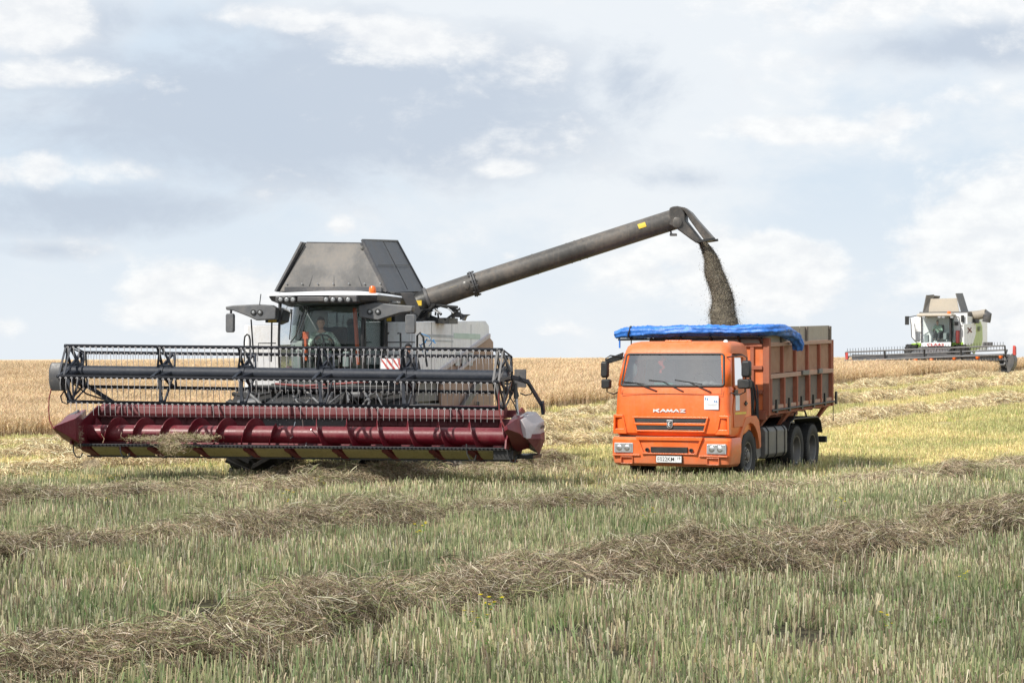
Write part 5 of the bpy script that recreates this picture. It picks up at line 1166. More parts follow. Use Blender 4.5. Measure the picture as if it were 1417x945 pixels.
# mirrors
for s, defs in ((-1, ((67.5, 320, 20, 45), (75, 398, 26, 26))), (1, ((838, 317, 25, 45), (827, 398, 36, 26)))):
    mr = bpy.data.objects.new('mirror', None); COL.objects.link(mr); mr.parent = K
    cs_ = []
    for (u, v, hu, hv) in defs:
        c = Q(820+u/3.9375, 430+v/3.9375, -.05); cs_.append(c); a, b = hu/3.9375/69.5*1.02, hv/3.9375/69.5; m = MB()
        m.loft([[c+Vector((x*a*k, y, z*b*k)) for x, z in ((-.7, -1), (.7, -1), (1, -.75), (1, .75), (.7, 1), (-.7, 1), (-1, .75), (-1, -.75))] for y, k in ((-.07, .82), (-.03, 1), (.05, 1))]); m.build('mirror_head', BLACK, mr, bevel=.012)
    t0, t1 = cs_[0]+Vector((0, .04, .22)), cs_[1]+Vector((0, .04, -.16)); e = .0
    m = MB(); m.tube([Vector((s*1.08, .22, 2.50)), t0+Vector((s*-.1, 0, .06)), t0, t1, t1+Vector((s*-.12, .05, -.05)), Vector((s*1.19, .15, 1.80))], .014, 8)
    if s < 0: m.hull2([(s*1.10, .2, 2.60), (s*1.42, .05, 2.46), (s*1.38, .05, 2.37), (s*1.12, .2, 2.46)], [(s*1.10, .25, 2.60), (s*1.42, .1, 2.46), (s*1.38, .1, 2.37), (s*1.12, .25, 2.46)])
    m.build('mirror_bracket', BLACK, mr, smooth=40)
# frame, tank, axles
m = MB()
for s in (-1, 1): m.box(s*.42-.05, s*.42+.05, .4, 7.2, .80, 1.05)
m.box(-.45, .45, 2.0, 5.5, .7, .8); m.box(-1.0, 1.0, 1.22, 1.38, .45, .60); m.box(-.9, .9, 4.68, 4.82, .44, .60); m.box(-.9, .9, 5.98, 6.12, .44, .60); m.box(-.45, .45, .5, 1.5, .6, 1.2); m.box(-.9, .9, 1.56, 2.3, .95, 1.5)
m.build('chassis_frame', BLACK, K, bevel=.015)
m = MB(); m.tube([(-.75, 1.8, 1.2), (-.75, 1.8, 2.35)], .14, 14); m.tube([(.4, 1.75, 1.2), (.4, 1.75, 2.2)], .08, 10); m.build('air_intake', BLACK, K, smooth=40)
m = MB(); rg = random.Random(12)
for k in range(12): y = rg.uniform(1.7, 2.3); m.tube([(1.05+rg.uniform(-.1, .12), y, rg.uniform(1.1, 1.4)), (1.1, y+rg.uniform(-.15, .15), rg.uniform(1.5, 1.9)), (1.05, y+rg.uniform(-.1, .1), rg.uniform(1.9, 2.2))], rg.uniform(.010, .025), 7)
m.build('hose', BLACK, K, smooth=50)
m = MB(); m.prism([(.83, .42), (1.17, .42), (1.23, .50), (1.23, .98), (1.17, 1.06), (.83, 1.06), (.78, .98), (.78, .50)], 'y', 2.35, 3.95); ftk = m.build('fuel_tank', STEELG, K, bevel=.02)
m = MB()
for y in (2.55, 3.15, 3.75): m.prism([(.82, .405), (1.18, .405), (1.245, .49), (1.245, .99), (1.18, 1.075), (.82, 1.075), (.77, .98), (.77, .5)], 'y', y-.025, y+.025)
m.build('tank_strap', BLACK, ftk)
m = MB(); m.box(-1.2, -.8, 2.3, 3.7, .5, 1.0); m.build('battery_box', BLACK, K, bevel=.02)
for s in (-1, 1):
    m = MB(); prof = [(4.0, .95), (4.15, 1.12), (4.5, 1.20), (6.35, 1.20), (6.6, 1.10), (6.75, .85)]; prof2 = [(y, z-.03) for y, z in reversed(prof)]; x0, x1 = sorted((s*.62, s*1.24)); m.prism(prof+prof2, 'x', x0, x1); m.build('rear_mudguard', BLACK, K, bevel=.008)
wheel(K, (1.06, 1.30, .52), .52, .29, 1, rim=STEELG, holes=10, rr=.53); wheel(K, (-1.06, 1.30, .52), .52, .29, -1, rim=STEELG, holes=10, rr=.53)
for y in (4.76, 6.02):
    for s in (-1, 1): wheel(K, (s*1.09, y, .52), .52, .28, s, rim=STEELG, holes=10, rr=.56, dual=True); wheel(K, (s*.77, y, .52), .52, .28, s, rim=STEELG, rr=.56, dual=True)
m = MB(); m.box(-1.15, 1.15, 7.35, 7.47, .58, .72); m.box(.35, .45, 7.1, 7.4, .6, 1.0); m.box(-.45, -.35, 7.1, 7.4, .6, 1.0); m.build('rear_guard', BLACK, K, bevel=.01)
# --- tipping body, its rear a little higher
bd = bpy.data.objects.new('tipping_body', None); COL.objects.link(bd); bd.parent = K
Y0, Y1, W2 = 2.37, 7.43, 1.25
tilt = lambda v: Vector((v.x, v.y, v.z+.0215*(v.y-Y0)))
def B2(fn, name, mat, bevel=.0, smooth=None, par=None):
    m = MB(); fn(m); m.xf(tilt); return m.build(name, mat, par or bd, bevel=bevel, smooth=smooth)
B2(lambda m: m.box(-W2, W2, Y0, Y1, 1.36, 1.42), 'floor', RUST)
def subf(m):
    for s in (-1, 1): m.box(s*.42-.05, s*.42+.05, Y0+.1, Y1, 1.08, 1.36)
    for k in range(8): y = Y0+.15+k*(Y1-Y0-.3)/7; m.box(-W2+.02, W2-.02, y-.04, y+.04, 1.27, 1.357)
    m.box(-W2, W2, Y0-.04, Y0+.05, 1.22, 1.40); m.box(W2-.12, W2+.02, Y0, Y1, 1.30, 1.358)
B2(subf, 'subframe', RUST, .008)
def tri(m):
    for y in (Y0+.05, 4.0, 7.0): m.hull2([(W2-.02, y, 1.30), (W2-.02, y+.30, 1.30), (W2-.25, y+.18, .98), (W2-.25, y+.08, .98)], [(W2-.10, y, 1.30), (W2-.10, y+.30, 1.30), (W2-.33, y+.18, .98), (W2-.33, y+.08, .98)])
B2(tri, 'bracket', RUST)
arcp = [Vector((1.1, 5.4+.5*math.cos(R(a)), 1.10+.22*math.sin(R(a)))) for a in range(0, 181, 20)]
B2(lambda m: m.tube(arcp, .02, 8), 'hose_loop', BLACK)
for s in (1, -1):
    x0, x1 = sorted((s*(W2-.05), s*(W2-.02)))
    B2(lambda m: m.box(x0, x1, Y0+.06, Y1, 1.42, 2.04), 'lower_side', BOARDD)
    B2(lambda m: m.box(x0, x1, Y0+.06, Y1, 2.16, 2.72), 'upper_side', BOARD)
    B2(lambda m: [m.box(x0, x1, Y0+.08+i*(Y1-Y0-.1)/2, Y0+.04+(i+1)*(Y1-Y0-.1)/2, 2.80, 3.125) for i in range(2)], 'extension_board', BOARDG)
    xa, xb = sorted((s*(W2-.03), s*(W2+.055)))
    B2(lambda m: [m.box(xa, xb, Y0+.05, Y1+.03, 2.055, 2.15)], 'middle_rail', RUSTL, .008)
    B2(lambda m: [m.box(xa, xb-.02*s, Y0+.05, Y1+.03, 2.72, 2.795)], 'top_rail', RUSTL, .008)
    B2(lambda m: [m.box(xa, xb, Y0+.05, Y1+.03, 1.42, 1.50)], 'bottom_rail', RUSTL, .008)
    for k in range(6):
        y = Y0+.12+k*(Y1-Y0-.22)/5
        B2(lambda m: [m.box(xa, xb+.02*s, y-.045, y+.045, 1.36, 2.06)], 'side_post', RUST, .008)
        B2(lambda m: [m.box(xa, xb-.01*s, y-.045, y+.045, 2.15, 2.72)], 'side_post', RUST, .008)
        if k in (1, 3, 5): B2(lambda m: [m.box(xa, xb-.03*s, y-.06, y+.06, 2.78, 3.11)], 'board_post', BOARDD, .006)
    B2(lambda m: [m.tube([(s*(W2+.08), Y0+.1, 1.40), (s*(W2+.08), Y1, 1.40)], .022, 8)]+[m.box(*sorted((s*(W2+.06), s*(W2+.1))), Y0+.4+k*.95, Y0+.5+k*.95, 1.34, 1.62) for k in range(6)], 'latch_bar', BLACK)
    B2(lambda m: [m.box(*sorted((s*(W2+.05), s*(W2+.10))), Y0+2.4+k*1.3, Y0+2.9+k*1.1, 2.07, 2.17) for k in range(2)], 'rail_latch', STEELG, .01)
    B2(lambda m: m.box(*sorted((s*(W2-.08), s*(W2+.06))), Y0-.02, Y0+.12, 1.30, 2.90), 'corner_post', RUST, .01)
    B2(lambda m: m.box(*sorted((s*(W2-.08), s*(W2+.05))), Y1-.06, Y1+.05, 1.30, 2.80), 'corner_post', RUST, .01)
B2(lambda m: m.box(-W2+.08, W2-.08, Y0, Y0+.03, 1.42, 2.78), 'front_wall', ORANGE_F)
B2(lambda m: m.box(-W2+.02, W2-.02, Y0+.02, Y0+.05, 2.80, 3.05), 'front_board', BOARDG)
B2(lambda m: [m.box(x-.04, x+.04, Y0-.05, Y0, 1.42, 2.78) for x in (-1.0, -.5, 0, .5, .95)]+[m.box(-W2+.08, W2-.08, Y0-.06, Y0-.005, z, z+.08) for z in (1.75, 2.25, 2.72)], 'front_stiffener', RUST, .008)
B2(lambda m: m.box(-W2+.08, W2-.08, Y1-.03, Y1, 1.42, 3.0), 'tailgate', BOARD)
B2(lambda m: [m.tube([(W2+.03, Y1+.06, 1.32), (W2+.03, Y1+.07, .95)], .012, 6)], 'chain', BLACK)
# tarpaulin rolled along the front edge, its end hanging over the side
def tarp():
    path = [(-1.98, 2.10, 2.97), (-1.80, 2.12, 3.015), (-1.4, 2.15, 3.03), (-.9, 2.2, 3.045), (-.3, 2.2, 3.06), (.3, 2.2, 3.06), (.8, 2.2, 3.055), (1.2, 2.22, 3.06), (1.36, 2.5, 3.07), (1.38, 3.1, 3.06), (1.38, 3.55, 3.01), (1.42, 3.82, 2.93), (1.46, 3.95, 2.80), (1.44, 4.02, 2.68)]
    P3 = [Vector(p) for p in path]; pts = []
    for i in range(len(P3)-1):
        n = max(2, int((P3[i+1]-P3[i]).length/.03))
        pts += [P3[i].lerp(P3[i+1], k/n) for k in range(n)]
    pts.append(P3[-1])
    from mathutils import noise
    rings = []; n = 34; m = len(pts); prev = None; s = 0
    for i, p in enumerate(pts):
        t = (pts[min(i+3, m-1)]-pts[max(i-3, 0)]).normalized(); a = Vector((0, 0, 1)); a = (a-t*a.dot(t)).normalized(); b = t.cross(a); s += .03
        if prev and abs(t.z) > .85: a = (prev-t*prev.dot(t)).normalized(); b = t.cross(a)
        prev = a; end = min(1, .55+i*.06, .75+(m-i)*.02); ring = []
        for k in range(n):
            th = 2*math.pi*k/n; r = .122*end*(1+.10*math.sin(s*2.1))
            fold = .014*math.sin(th*6+s*1.2+1.5*math.sin(s*1.7))+.020*noise.noise(Vector((s*2.2, math.cos(th)*2, math.sin(th)*2)))+.022*abs(noise.noise(Vector((s*11+th, math.cos(th)*2.5, math.sin(th)*2.5))))+.010*noise.noise(Vector((s*26, math.cos(th)*5, math.sin(th)*5)))
            sq = .9 if math.sin(th) < 0 else 1
            ring.append(p+a*math.cos(th)*(r*.80+fold*1.3)+b*math.sin(th)*(r*1.35+fold)*sq)
        rings.append(ring)
    mb = MB(); mb.loft(rings)
    return mb
o = tarp().build('tarpaulin', TARP, None, smooth=75); o.location = (F2.X, F2.D, 0); o.rotation_euler = (0, 0, -F2.th)
tag(o, 'blue tarpaulin rolled up along the front top edge of the truck body', 'tarpaulin')
m = MB()
for x in (-1.62, ): m.tube([Vector((x+.02*math.sin(3*t), 2.12+(.06 if x > -1.2 else 0)+.185*math.cos(t), 3.02+(.025 if x > -1.2 else 0)+.132*math.sin(t))) for t in [2*math.pi*k/16 for k in range(17)]], .016 if x < -1.2 else .009, 6, caps=False)
m.tube([(-1.62, 2.1, 2.9), (-1.62, 2.1, 2.72)], .014, 6); m.build('strap', BLACK, o); m = MB(); m.tube([(-1.88, 2.1, 2.88), (-1.88, 2.1, 2.70)], .02, 6); m.build('tarp_end', TARP, o)
B2(lambda m: [m.beam((x, Y0-.02, 2.78), (x-.0, Y0-.22, 2.94), .04, .04) for x in (-1.2, -.55, .1, .7, 1.15)]+[m.tube([(-1.95, 2.2, 2.88), (1.2, 2.25, 2.90)], .02, 8)], 'tarp_support', BLACK)
# grain inside
gm_ = MB(); n = 22; V = []
for j in range(n+1):
    for i in range(n+1):
        x = -W2+.06+(2*W2-.12)*i/n; y = Y0+.06+(Y1-Y0-.12)*j/n; d = math.hypot((x-.2), (y-3.5)); V.append((x, y, 2.25+.75*math.exp(-(d/1.1)**2)+.02*math.sin(7*x)*math.sin(6*y)))
gm_.add(V, [(j*(n+1)+i, j*(n+1)+i+1, (j+1)*(n+1)+i+1, (j+1)*(n+1)+i) for j in range(n) for i in range(n)])
GRAIN = paint('dark_seed', (.16, .14, .11), .8, dirt=.6, dirt_c=(.30, .25, .15), scale=25, bump=.5, var=.3)
o = gm_.build('grain_heap', GRAIN, None, smooth=60); o.location = (F2.X, F2.D, 0); o.rotation_euler = (0, 0, -F2.th); tag(o, 'heap of dark seed filling the truck body', 'grain', kind='stuff')
# the falling stream
def stream():
    r = random.Random(77); from mathutils import noise
    prof = [(340, 352, 400, .0), (372, 370, 478, 0), (383, 398, 500, 0), (398, 455, 512, 0), (440, 396, 525, 0), (480, 400, 545, 0), (540, 398, 560, 0), (590, 400, 578, 0), (640, 420, 590, 0), (700, 442, 605, 0), (760, 455, 610, 0), (800, 448, 612, 0), (850, 432, 615, 0), (900, 440, 635, 0), (960, 450, 650, 0), (1000, 455, 655, 0)]
    prof = [(342, 352, 405), (380, 365, 440), (430, 385, 475), (480, 398, 500), (540, 398, 518), (590, 402, 540), (640, 422, 560), (700, 442, 585), (760, 455, 600), (810, 448, 606), (860, 436, 612), (920, 445, 630), (990, 455, 648)]
    D = 46.3; B = Blades(); rings = []
    def at(v):
        for a, b in zip(prof, prof[1:]):
            if a[0] <= v <= b[0]: f = (v-a[0])/(b[0]-a[0]); return a[1]+(b[1]-a[1])*f, a[2]+(b[2]-a[2])*f
        return prof[-1][1:]
    def W(u, v): px, py = 900+u/5.25, 270+v/5.25; return Vector(((px-708.5)/FPX*D, D, HC-(py-498)*D/FPX))
    for i in range(60):
        v = 342+(990-342)*i/59; u0, u1 = at(v); c = W((u0+u1)/2, v); hw = (u1-u0)/2/5.25*D/FPX*.86; ring = []
        for k in range(20):
            t = 2*math.pi*k/20; q = 1+.22*noise.noise(Vector((math.cos(t)*1.5, math.sin(t)*1.5, v*.016)))+.10*noise.noise(Vector((math.cos(t)*4, math.sin(t)*4, v*.05))); ring.append(c+Vector((math.cos(t)*hw*q, math.sin(t)*hw*.75*q, 0)))
        rings.append(ring)
    mb = MB(); mb.loft(rings); me = mb.mesh('falling_grain', GRAIN, 60)
    o = bpy.data.objects.new('falling_grain', me); COL.objects.link(o)
    cols = [(.07, .06, .05), (.15, .13, .10), (.28, .245, .19), (.42, .37, .29), (.10, .085, .07)]
    for _ in range(60000):
        v = 342+(990-342)*r.random()**.8; u0, u1 = at(v); f = r.gauss(.5, .30+.10*(v-342)/650) if r.random() < .10 else r.uniform(-.03, 1.03); ph = r.uniform(-1, 1)
        f = (r.choice((0, 1))+r.gauss(0, .07)) if r.random() < .12 else f; p = W(u0+(u1-u0)*f, v); hw = (u1-u0)/2/5.25*D/FPX; lim = math.sqrt(max(.02, 1-min(1, (2*f-1)**2))); p.y += ph*lim*hw*.95; sz = r.uniform(.004, .008)
        B.strip([p, p+Vector((r.uniform(-.3, .3), r.uniform(-.3, .3), 1)).normalized()*sz*1.6], sz*1.6, jit(r.choice(cols), r, .3), Vector((r.gauss(0, 1), r.gauss(0, 1), r.gauss(0, .5))).normalized(), .8)
    m2 = B.mesh('grain_specks', GRAINB); s = bpy.data.objects.new('grain_specks', m2); COL.objects.link(s); s.parent = o
    tag(o, 'dark seed pouring from the auger spout into the truck', 'grain', kind='stuff')
GRAINB = leafy('seed_specks', gvar=.1, trans=0)
stream()
# ---------------------------------------------------------------- the far harvester
F3 = Frame(24.4, 128., 25, ground(24.4, 128.))
G = F3.root('combine_harvester')
tag(G, 'white and green combine harvester cutting the crop far off at the right', 'combine harvester')
S = F3.l
z7 = lambda u, v, y=0.: S(1160+u/5.514, 390+v/5.514, y)
fh = 4.55
h = bpy.data.objects.new('header', None); COL.objects.link(h); h.parent = G
xl, xr = z7(62, 600).x, z7(1275, 600).x
m = MB(); m.prism([(0, .15), (.6, .05), (1.2, .2), (1.25, 1.2), (1.15, 1.2), (1.1, .3), (.6, .15), (0, .2)], 'x', xl, xr); m.build('trough', GREY, h)
m = MB(); m.tube([(xl+.1, .6, .55), (xr-.1, .6, .55)], .2, 16); m.build('auger_drum', GREY, h, smooth=40)
zr = z7(500, 600, 0).z
zt = lambda x: .0
za, zb = z7(70, 608).z, z7(1270, 560).z
zz = lambda x: za+(zb-za)*(x-xl)/(xr-xl)
rr = .55
m = MB(); m.tube([(xl, 0, zz(xl)), (xr, 0, zz(xr))], .11, 14); m.build('reel_tube', GREY, h, smooth=40)
for a in (75, 147, 219, 291, 3):
    dy, dz = -math.cos(R(a))*rr, math.sin(R(a))*rr*1.05; m = MB(); m.tube([(xl, dy, zz(xl)+dz), (xr, dy, zz(xr)+dz)], .045, 8); m.build('reel_bar', GREY, h)
    m = MB()
    for k in range(56):
        x = xl+.1+k*(xr-xl-.2)/55; z = zz(x)+dz; m.tube([(x, dy, z+.22 if 60 < a < 150 else z), (x, dy+.02, z-.28 if not 60 < a < 150 else z)], .014, 5)
    m.build('reel_tooth_row', BLACK, h)
for f in (0, .25, .5, .73, 1):
    x = xl+(xr-xl)*f; m = MB()
    for a in (75, 147, 219, 291, 3): m.beam((x, 0, zz(x)), (x, -math.cos(R(a))*rr, zz(x)+math.sin(R(a))*rr*1.05), .05, .09, (1, 0, 0))
    m.build('reel_arm', BLACK, h)
for u, v in ((103, 612), (342, 603), (590, 596), (710, 594), (884, 582), (1062, 576), (1238, 570)):
    c = z7(u, v, -.2); m = MB(); m.ball(c, .13, .12, .14, 10, 7); m.build('orange_cap', AMBER, h, smooth=50)
m = MB(); m.box(xl+.2, xr-.2, -.02, .1, .30, .38)
for k in range(4): m.tube([(xr-1.3, .3, .35+k*.22), (xr+.1, .3, .35+k*.22)], .03, 6)
m.build('cutter_bar', BLACK, h)
pa = [z7(u-16, v, -.2) for u, v in ((1300, 640), (1320, 560), (1345, 545), (1362, 590), (1355, 640), (1325, 690), (1305, 695))]; m = MB(); m.hull2(pa, [p+Vector((.0, .8, 0)) for p in pa]); m.build('side_divider', GREY, h, bevel=.04)
m = MB(); c = z7(1340, 522, -.1); m.hull2([c+Vector(p) for p in ((-.09, 0, -.28), (.09, 0, -.28), (.08, 0, .28), (-.06, 0, .28))], [c+Vector(p) for p in ((-.09, .3, -.28), (.09, .3, -.28), (.08, .3, .2), (-.06, .3, .2))]); m.build('red_marker', REDS, h, bevel=.02)
m = MB(); c = z7(62, 565, -.3); m.box(c.x-.06, c.x+.08, c.y, c.y+.1, c.z-.2, c.z+.2); m.build('red_marker', REDS, h)
m = MB(); m.tube([z7(1275, 520, .2), z7(1285, 655, .2)], .045, 8); m.build('lift_cylinder', STEEL, h)
m = MB(); m.loft([[z7(25, 625, -.6), z7(32, 618, -.6), z7(34, 632, -.6)], [z7(60, 600, .3), z7(75, 560, .3), z7(80, 640, .3)]]); m.build('side_divider', WHITE, h)
m = MB(); a, b = z7(1108, 490, 1.5), z7(1180, 460, 1.5); m.box(a.x, b.x, 1.45, 1.5, a.z, b.z); m.box(a.x+.2, b.x-.4, 1.46, 1.52, a.z-.3, a.z); m.build('marker_plate', GREY, h)
# chassis, tracks/wheels
m = MB(); m.loft([[(-1.2, 1.2, .4), (1.0, 1.2, .4), (1.0, 1.2, 1.3), (-1.2, 1.2, 1.3)], [(-1.1, 3.2, .9), (.9, 3.2, .9), (.9, 3.2, 1.7), (-1.1, 3.2, 1.7)]]); m.build('feeder_house', GREY, G, bevel=.03)
c0 = z7(740, 480, 3.0); cx = c0.x
wheel(G, (cx-1.55, 3.7, .9), .9, .75, -1, 20, rr=.48); wheel(G, (cx+1.45, 3.7, .9), .9, .75, 1, 20, rr=.48); wheel(G, (cx-1.2, 7.5, .6), .6, .45, -1, 18); wheel(G, (cx+1.2, 7.5, .6), .6, .45, 1, 18)
m = MB(); m.box(cx-.9, cx+.9, 3.2, 8, .9, 1.6); m.box(cx-1.4, cx+1.2, 3.4, 3.9, .7, 1.1)
for k in range(14): x = cx-1.3+k*.2; m.beam((x, 2.6, 1.15), (x+.05, 2.6, 1.5), .05, .05)
m.build('chassis', BLACK, G)
# white and lime bodywork
m = MB(); pa = [z7(u, v, 3.6) for u, v in ((552, 275), (632, 268), (634, 470), (600, 462), (562, 430))]; m.slab(pa, .1); m.build('side_panel', WHITEC, G, bevel=.02)
m = MB(); pa = [z7(u, v, 3.55) for u, v in ((545, 490), (560, 470), (632, 466), (632, 500), (600, 497))]; m.slab(pa, .1); m.build('lime_panel', LIME, G, bevel=.02)
m = MB(); pa = [z7(u, v, 3.6) for u, v in ((880, 240), (985, 238), (988, 480), (880, 485))]; m.slab(pa, .1); m.build('front_panel', WHITEC, G, bevel=.02)
m = MB(); pa = [z7(u, v, 3.5) for u, v in ((858, 462), (985, 462), (985, 490), (858, 490))]; m.slab(pa, .1); m.build('lime_panel', LIME, G)
m = MB(); pa = [z7(634, 466, 2.6), z7(858, 459, 2.6), z7(858, 490, 2.6), z7(634, 495, 2.6)]; m.hull2(pa, [p+Vector((0, .15, 0)) for p in pa]); ln = m.build('cab_lintel', WHITEC, G)
ct = z7(742, 480, 2.58); text_mesh('name_lettering', 'CLAAS', REDS, ln, ct+Vector((0, -.03, 0)), FACE_FRONT, .17, 1.5, off=.02)
sx_ = z7(990, 380, 3.6).x; yb_ = 8.4
def side(u, v):  # point on the side plane seen at (u, v)
    px, py = 1160+u/5.514, 390+v/5.514; lo_, hi_ = 2., 14.
    for _ in range(40):
        mid = (lo_+hi_)/2
        if F3.l(px, py, mid).x > sx_: lo_ = mid
        else: hi_ = mid
    return F3.l(px, py, mid)
m = MB(); pa = [side(u, v) for u, v in ((960, 322), (1040, 312), (1052, 330), (1050, 400), (1030, 470), (1000, 485), (962, 480))]; m.slab(pa, .06); sp = m.build('side_panel', WHITEC, G, bevel=.02)
m = MB(); pa = [side(u, v)+Vector((-.03, 0, 0)) for u, v in ((1040, 308), (1090, 300), (1104, 340), (1106, 440), (1095, 500), (1060, 520), (1045, 550), (1010, 520), (985, 486), (1030, 468), (1052, 400), (1053, 330))]; m.slab(pa, .06); m.build('lime_panel', paint('pale_lime_paint', (.42, .52, .20), .5, dirt=.4, dirt_c=(.5, .48, .36)), G, bevel=.02)
m = MB(); q = lambda u, v: side(u, v)+Vector((.035, 0, 0)); m.beam(q(985, 350), q(1015, 385), .02, .07, (1, 0, 0)); m.beam(q(1012, 350), q(985, 390), .02, .05, (1, 0, 0)); m.build('red_mark', REDH, sp)
m = MB()
for k in range(4): m.beam(side(1062, 345+k*9)+Vector((.04, 0, 0)), side(1084, 342+k*9)+Vector((.04, 0, 0)), .02, .06, (1, 0, 0))
m.build('vent', BLACK, sp)
m = MB(); m.box(cx-1.5, sx_-.1, 3.8, 9.3, 1.5, 3.5); m.build('threshing_body', WHITE, G, bevel=.05)
m = MB(); a, b = z7(938, 308, 3.5), z7(962, 255, 3.5); m.box(a.x, b.x, a.y-.05, a.y, a.z, b.z); a, b = z7(890, 330, 3.5), z7(914, 303, 3.5); m.box(a.x, b.x, a.y-.06, a.y, a.z, b.z); m.build('dark_vent', BLACK, G)
m = MB(); a = z7(912, 410, 3.4); m.tube([a+Vector((0, 0, -.45)), a+Vector((0, 0, .3))], .13, 14); m.build('fire_extinguisher', REDH, G, smooth=40)
m = MB(); m.tube([z7(u, v, 3.2) for u, v in ((548, 275), (556, 330), (560, 420), (580, 445), (620, 455))], .03, 6); m.tube([z7(u, v, 3.2) for u, v in ((600, 360), (600, 440), (632, 440))], .02, 6); m.tube([z7(u, v, 3.0) for u, v in ((885, 260), (920, 270), (935, 340), (930, 440))], .03, 6); m.build('handrail', GREY, G)
# cab
cb = bpy.data.objects.new('cab', None); COL.objects.link(cb); cb.parent = G
gl_, gr_ = z7(634, 300, 2.7), z7(848, 300, 2.7); zb_, zt_ = z7(700, 466, 2.7).z, z7(700, 268, 2.7).z
fc = lambda x: 2.7+.22*((x-(gl_.x+gr_.x)/2)/((gr_.x-gl_.x)/2))**2-.05
m = MB(); m.loft([[Vector((gl_.x+(gr_.x-gl_.x)*i/10, fc(gl_.x+(gr_.x-gl_.x)*i/10), z)) for i in range(11)] for z in (zb_, (zb_+zt_)/2, zt_)], caps=False, closed=False); m.build('windshield', GLASS, cb, smooth=60)
m = MB(); m.box(gr_.x, gr_.x+.01, 2.95, 4.1, zb_, zt_); m.build('side_window', GLASS, cb)
m = MB()
for x, y in ((gl_.x, 2.9), (gr_.x, 2.9), (gl_.x, 4.2), (gr_.x, 4.2), (gr_.x, 3.3)): m.beam((x, y, zb_), (x, y, zt_), .09, .09)
m.box(gl_.x, gr_.x, 2.8, 4.2, zb_-.08, zb_-.01); m.build('pillar', BLACK, cb)
m = MB(); m.box(gl_.x, gr_.x, 4.2, 4.25, zb_, zt_); m.build('rear_wall', INTER, cb)
mx = (gl_.x+gr_.x)/2; m = MB(); m.box(mx-.28, mx+.28, 3.6, 3.75, zb_+.35, zb_+1.1); m.box(mx-.28, mx+.28, 3.1, 3.7, zb_+.3, zb_+.45); m.build('seat', SEATC, cb, bevel=.04)
swc = Vector((mx-.02, 2.98, zb_+.72)); m = MB(); m.tube([swc+Matrix.Rotation(R(40), 3, 'X') @ Vector((.2*math.cos(t), 0, .2*math.sin(t))) for t in [2*math.pi*k/20 for k in range(21)]], .02, 6, caps=False); m.tube([swc, swc+Vector((0, -.05, -.6))], .05, 8); m.build('steering_wheel', BLACK, cb)
m = MB(); m.box(mx+.4, mx+.6, 3.0, 3.7, zb_+.2, zb_+.6); m.box(mx-.75, mx-.5, 2.95, 3.2, zb_+.05, zb_+.5); m.build('console', INTER, cb, bevel=.03)
a, b = z7(598, 262, 2.5), z7(868, 240, 2.5); m = MB()
m.loft([[(a.x+i*dx, y+i*dy, z) for dx, y, dy in ()] or [(a.x+i, 2.45+i, z), (b.x-i, 2.45+i, z), (b.x-i, 4.5-i, z), (a.x+i, 4.5-i, z)] for z, i in ((zt_, .1), (zt_+.06, 0), (zt_+.16, .02), (zt_+.24, .2))]); rf3 = m.build('cab_roof', BEIGE, G, bevel=.03)
m = MB()
for u in (652, 772, 802, 868): c = z7(u, 270, 2.43); m.box(c.x-.09, c.x+.09, c.y-.05, c.y+.05, c.z-.05, c.z+.05)
m.build('roof_lamp', LENS, rf3, bevel=.01)
m = MB(); c = z7(846, 245, 2.6); m.tube([c+Vector((0, 0, -.05)), c+Vector((0, 0, .16))], [.13, .09], 12); m.build('beacon', AMBER, G, smooth=40)
m = MB(); c = z7(525, 295, 2.6); m.box(c.x-.12, c.x+.12, c.y-.05, c.y+.05, c.z-.26, c.z+.26); m.tube([c+Vector((.1, 0, .2)), c+Vector((.7, .2, .32))], .03, 6); m.build('mirror', BLACK, G, bevel=.02)
m = MB(); c = z7(902, 318, 2.9); m.box(c.x-.12, c.x+.12, c.y-.05, c.y+.05, c.z-.12, c.z+.12); m.build('mirror', BLACK, G, bevel=.02)
# grain tank flaps
m = MB(); m.slab([z7(u, v, 4.6) for u, v in ((688, 232), (925, 232), (905, 125), (708, 130))], .05); m.build('tank_flap', BEIGE, G)
m = MB(); m.slab([z7(650, 230, 4.5), z7(688, 232, 4.6), z7(733, 97, 4.7), z7(676, 102, 4.4)], .06); m.slab([z7(650, 230, 4.5), z7(676, 102, 4.4), z7(676, 102, 4.4)+Vector((.3, 2.2, 0)), z7(650, 230, 4.5)+Vector((0, 2.4, 0))], .05); m.build('tank_flap', STEELG, G)
m = MB(); m.slab([z7(937, 232, 4.5), z7(988, 228, 5.8), z7(945, 88, 5.8), z7(894, 90, 4.4)], .05); m.build('tank_flap', STEELG, G)
m = MB(); m.slab([z7(688, 232, 6.6), z7(925, 232, 6.6), z7(905, 140, 6.6), z7(708, 140, 6.6)], .05); m.build('tank_flap', BEIGE, G)
m = MB(); m.box(cx-1.3, sx_-.15, 4.3, 7.2, 3.45, z7(800, 232, 4.5).z+.02); m.build('grain_tank', GREY, G)
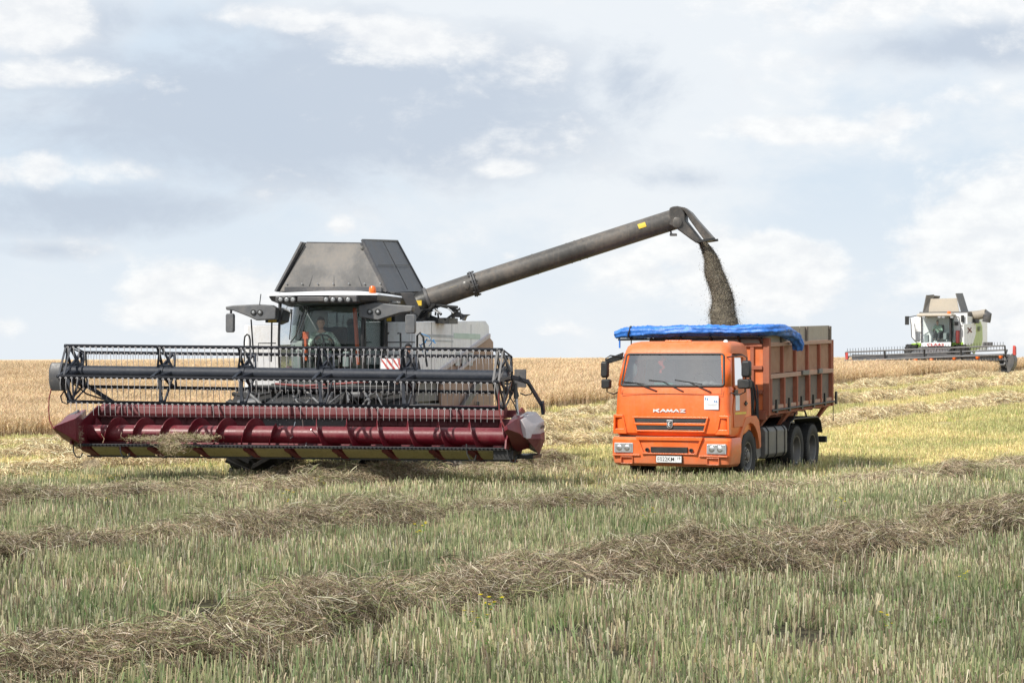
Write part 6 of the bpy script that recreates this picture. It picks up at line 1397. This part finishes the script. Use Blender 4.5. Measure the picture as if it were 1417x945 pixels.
# folded auger
A3 = paint('dusty_beige_tube', (.34, .30, .25), .6, dirt=.5)
m = MB(); m.tube([z7(985, 262, 5.5), z7(1060, 255, 5.4), z7(1130, 243, 5.3)], .28, 18); au3 = m.build('unloading_auger', A3, G, smooth=40)
m = MB(); m.tube([z7(1118, 246, 5.3), z7(1138, 256, 5.3), z7(1134, 285, 5.3), z7(1130, 308, 5.3)], [.27, .29, .25, .24], 16); m.build('spout', GREY, au3, smooth=50)
m = MB(); c = z7(1035, 285, 5.4); m.box(c.x-.5, c.x+.3, c.y-.2, c.y+.2, c.z-.25, c.z); m.build('auger_bracket', BLACK, G)
M3 = Matrix.Translation((F3.X, F3.D, F3.Z)) @ Matrix.Rotation(-F3.th, 4, 'Z')
person('driver in pale green clothes seated in the cab of the far white and green harvester', M3 @ Vector((mx, 3.42, zb_+.56)), -F3.th, R(18), True, (M3 @ (swc+Vector((-.15, .02, .08))), M3 @ (swc+Vector((.15, .02, .08)))), paint('pale_green_cloth', (.32, .42, .34), .9, dirt=0), JACK, 0)

# ---------------------------------------------------------------- pieces that stand apart become parts of their own
def split_apart(o):
    me = o.data; nv = len(me.vertices)
    if nv == 0 or nv > 60000: return
    co = np.empty(nv*3); me.vertices.foreach_get('co', co); co = co.reshape(-1, 3)
    par = list(range(nv))
    def find(i):
        while par[i] != i: par[i] = par[par[i]]; i = par[i]
        return i
    for e in me.edges:
        a, b = find(e.vertices[0]), find(e.vertices[1])
        if a != b: par[a] = b
    root = np.array([find(i) for i in range(nv)]); ids, isl = np.unique(root, return_inverse=True); k = len(ids)
    if k < 2 or k > 700: return
    lo = np.full((k, 3), np.inf); hi = np.full((k, 3), -np.inf); np.minimum.at(lo, isl, co); np.maximum.at(hi, isl, co)
    size = (hi-lo).max(axis=1); gap = np.maximum(0, np.maximum(lo[:, None]-hi[None], lo[None]-hi[:, None]))
    near = np.sqrt((gap**2).sum(axis=2)) <= np.maximum(.02, .48*np.maximum(size[:, None], size[None]))
    pc = list(range(k))
    def fp(i):
        while pc[i] != i: i = pc[i]
        return i
    for a, b in zip(*np.nonzero(np.triu(near, 1))):
        a, b = fp(a), fp(b)
        if a != b: pc[b] = a
    piece = np.array([fp(i) for i in range(k)]); pid = np.unique(piece)
    if len(pid) < 2 or len(pid) > 40: return
    name = o.name.split('.')[0]; vp = piece[isl]
    for n, p in enumerate(pid[1:]):
        m2 = me.copy(); b = bmesh.new(); b.from_mesh(m2); b.verts.ensure_lookup_table()
        bmesh.ops.delete(b, geom=[b.verts[i] for i in np.nonzero(vp != p)[0]], context='VERTS'); b.to_mesh(m2); b.free()
        c = o.copy(); c.data = m2; c.name = name; COL.objects.link(c); c.parent = o.parent
    m2 = me.copy(); b = bmesh.new(); b.from_mesh(m2); b.verts.ensure_lookup_table()
    bmesh.ops.delete(b, geom=[b.verts[i] for i in np.nonzero(vp != pid[0])[0]], context='VERTS'); b.to_mesh(m2); b.free(); o.data = m2
KEEP = ('slat', 'lettering', 'tooth', 'nut', 'hole', 'guard', 'body')
for o in [o for o in COL.objects if o.type == 'MESH' and o.parent is not None and not o.children]:
    if not any(w in o.name.split('.')[0].split('_') for w in KEEP): split_apart(o)
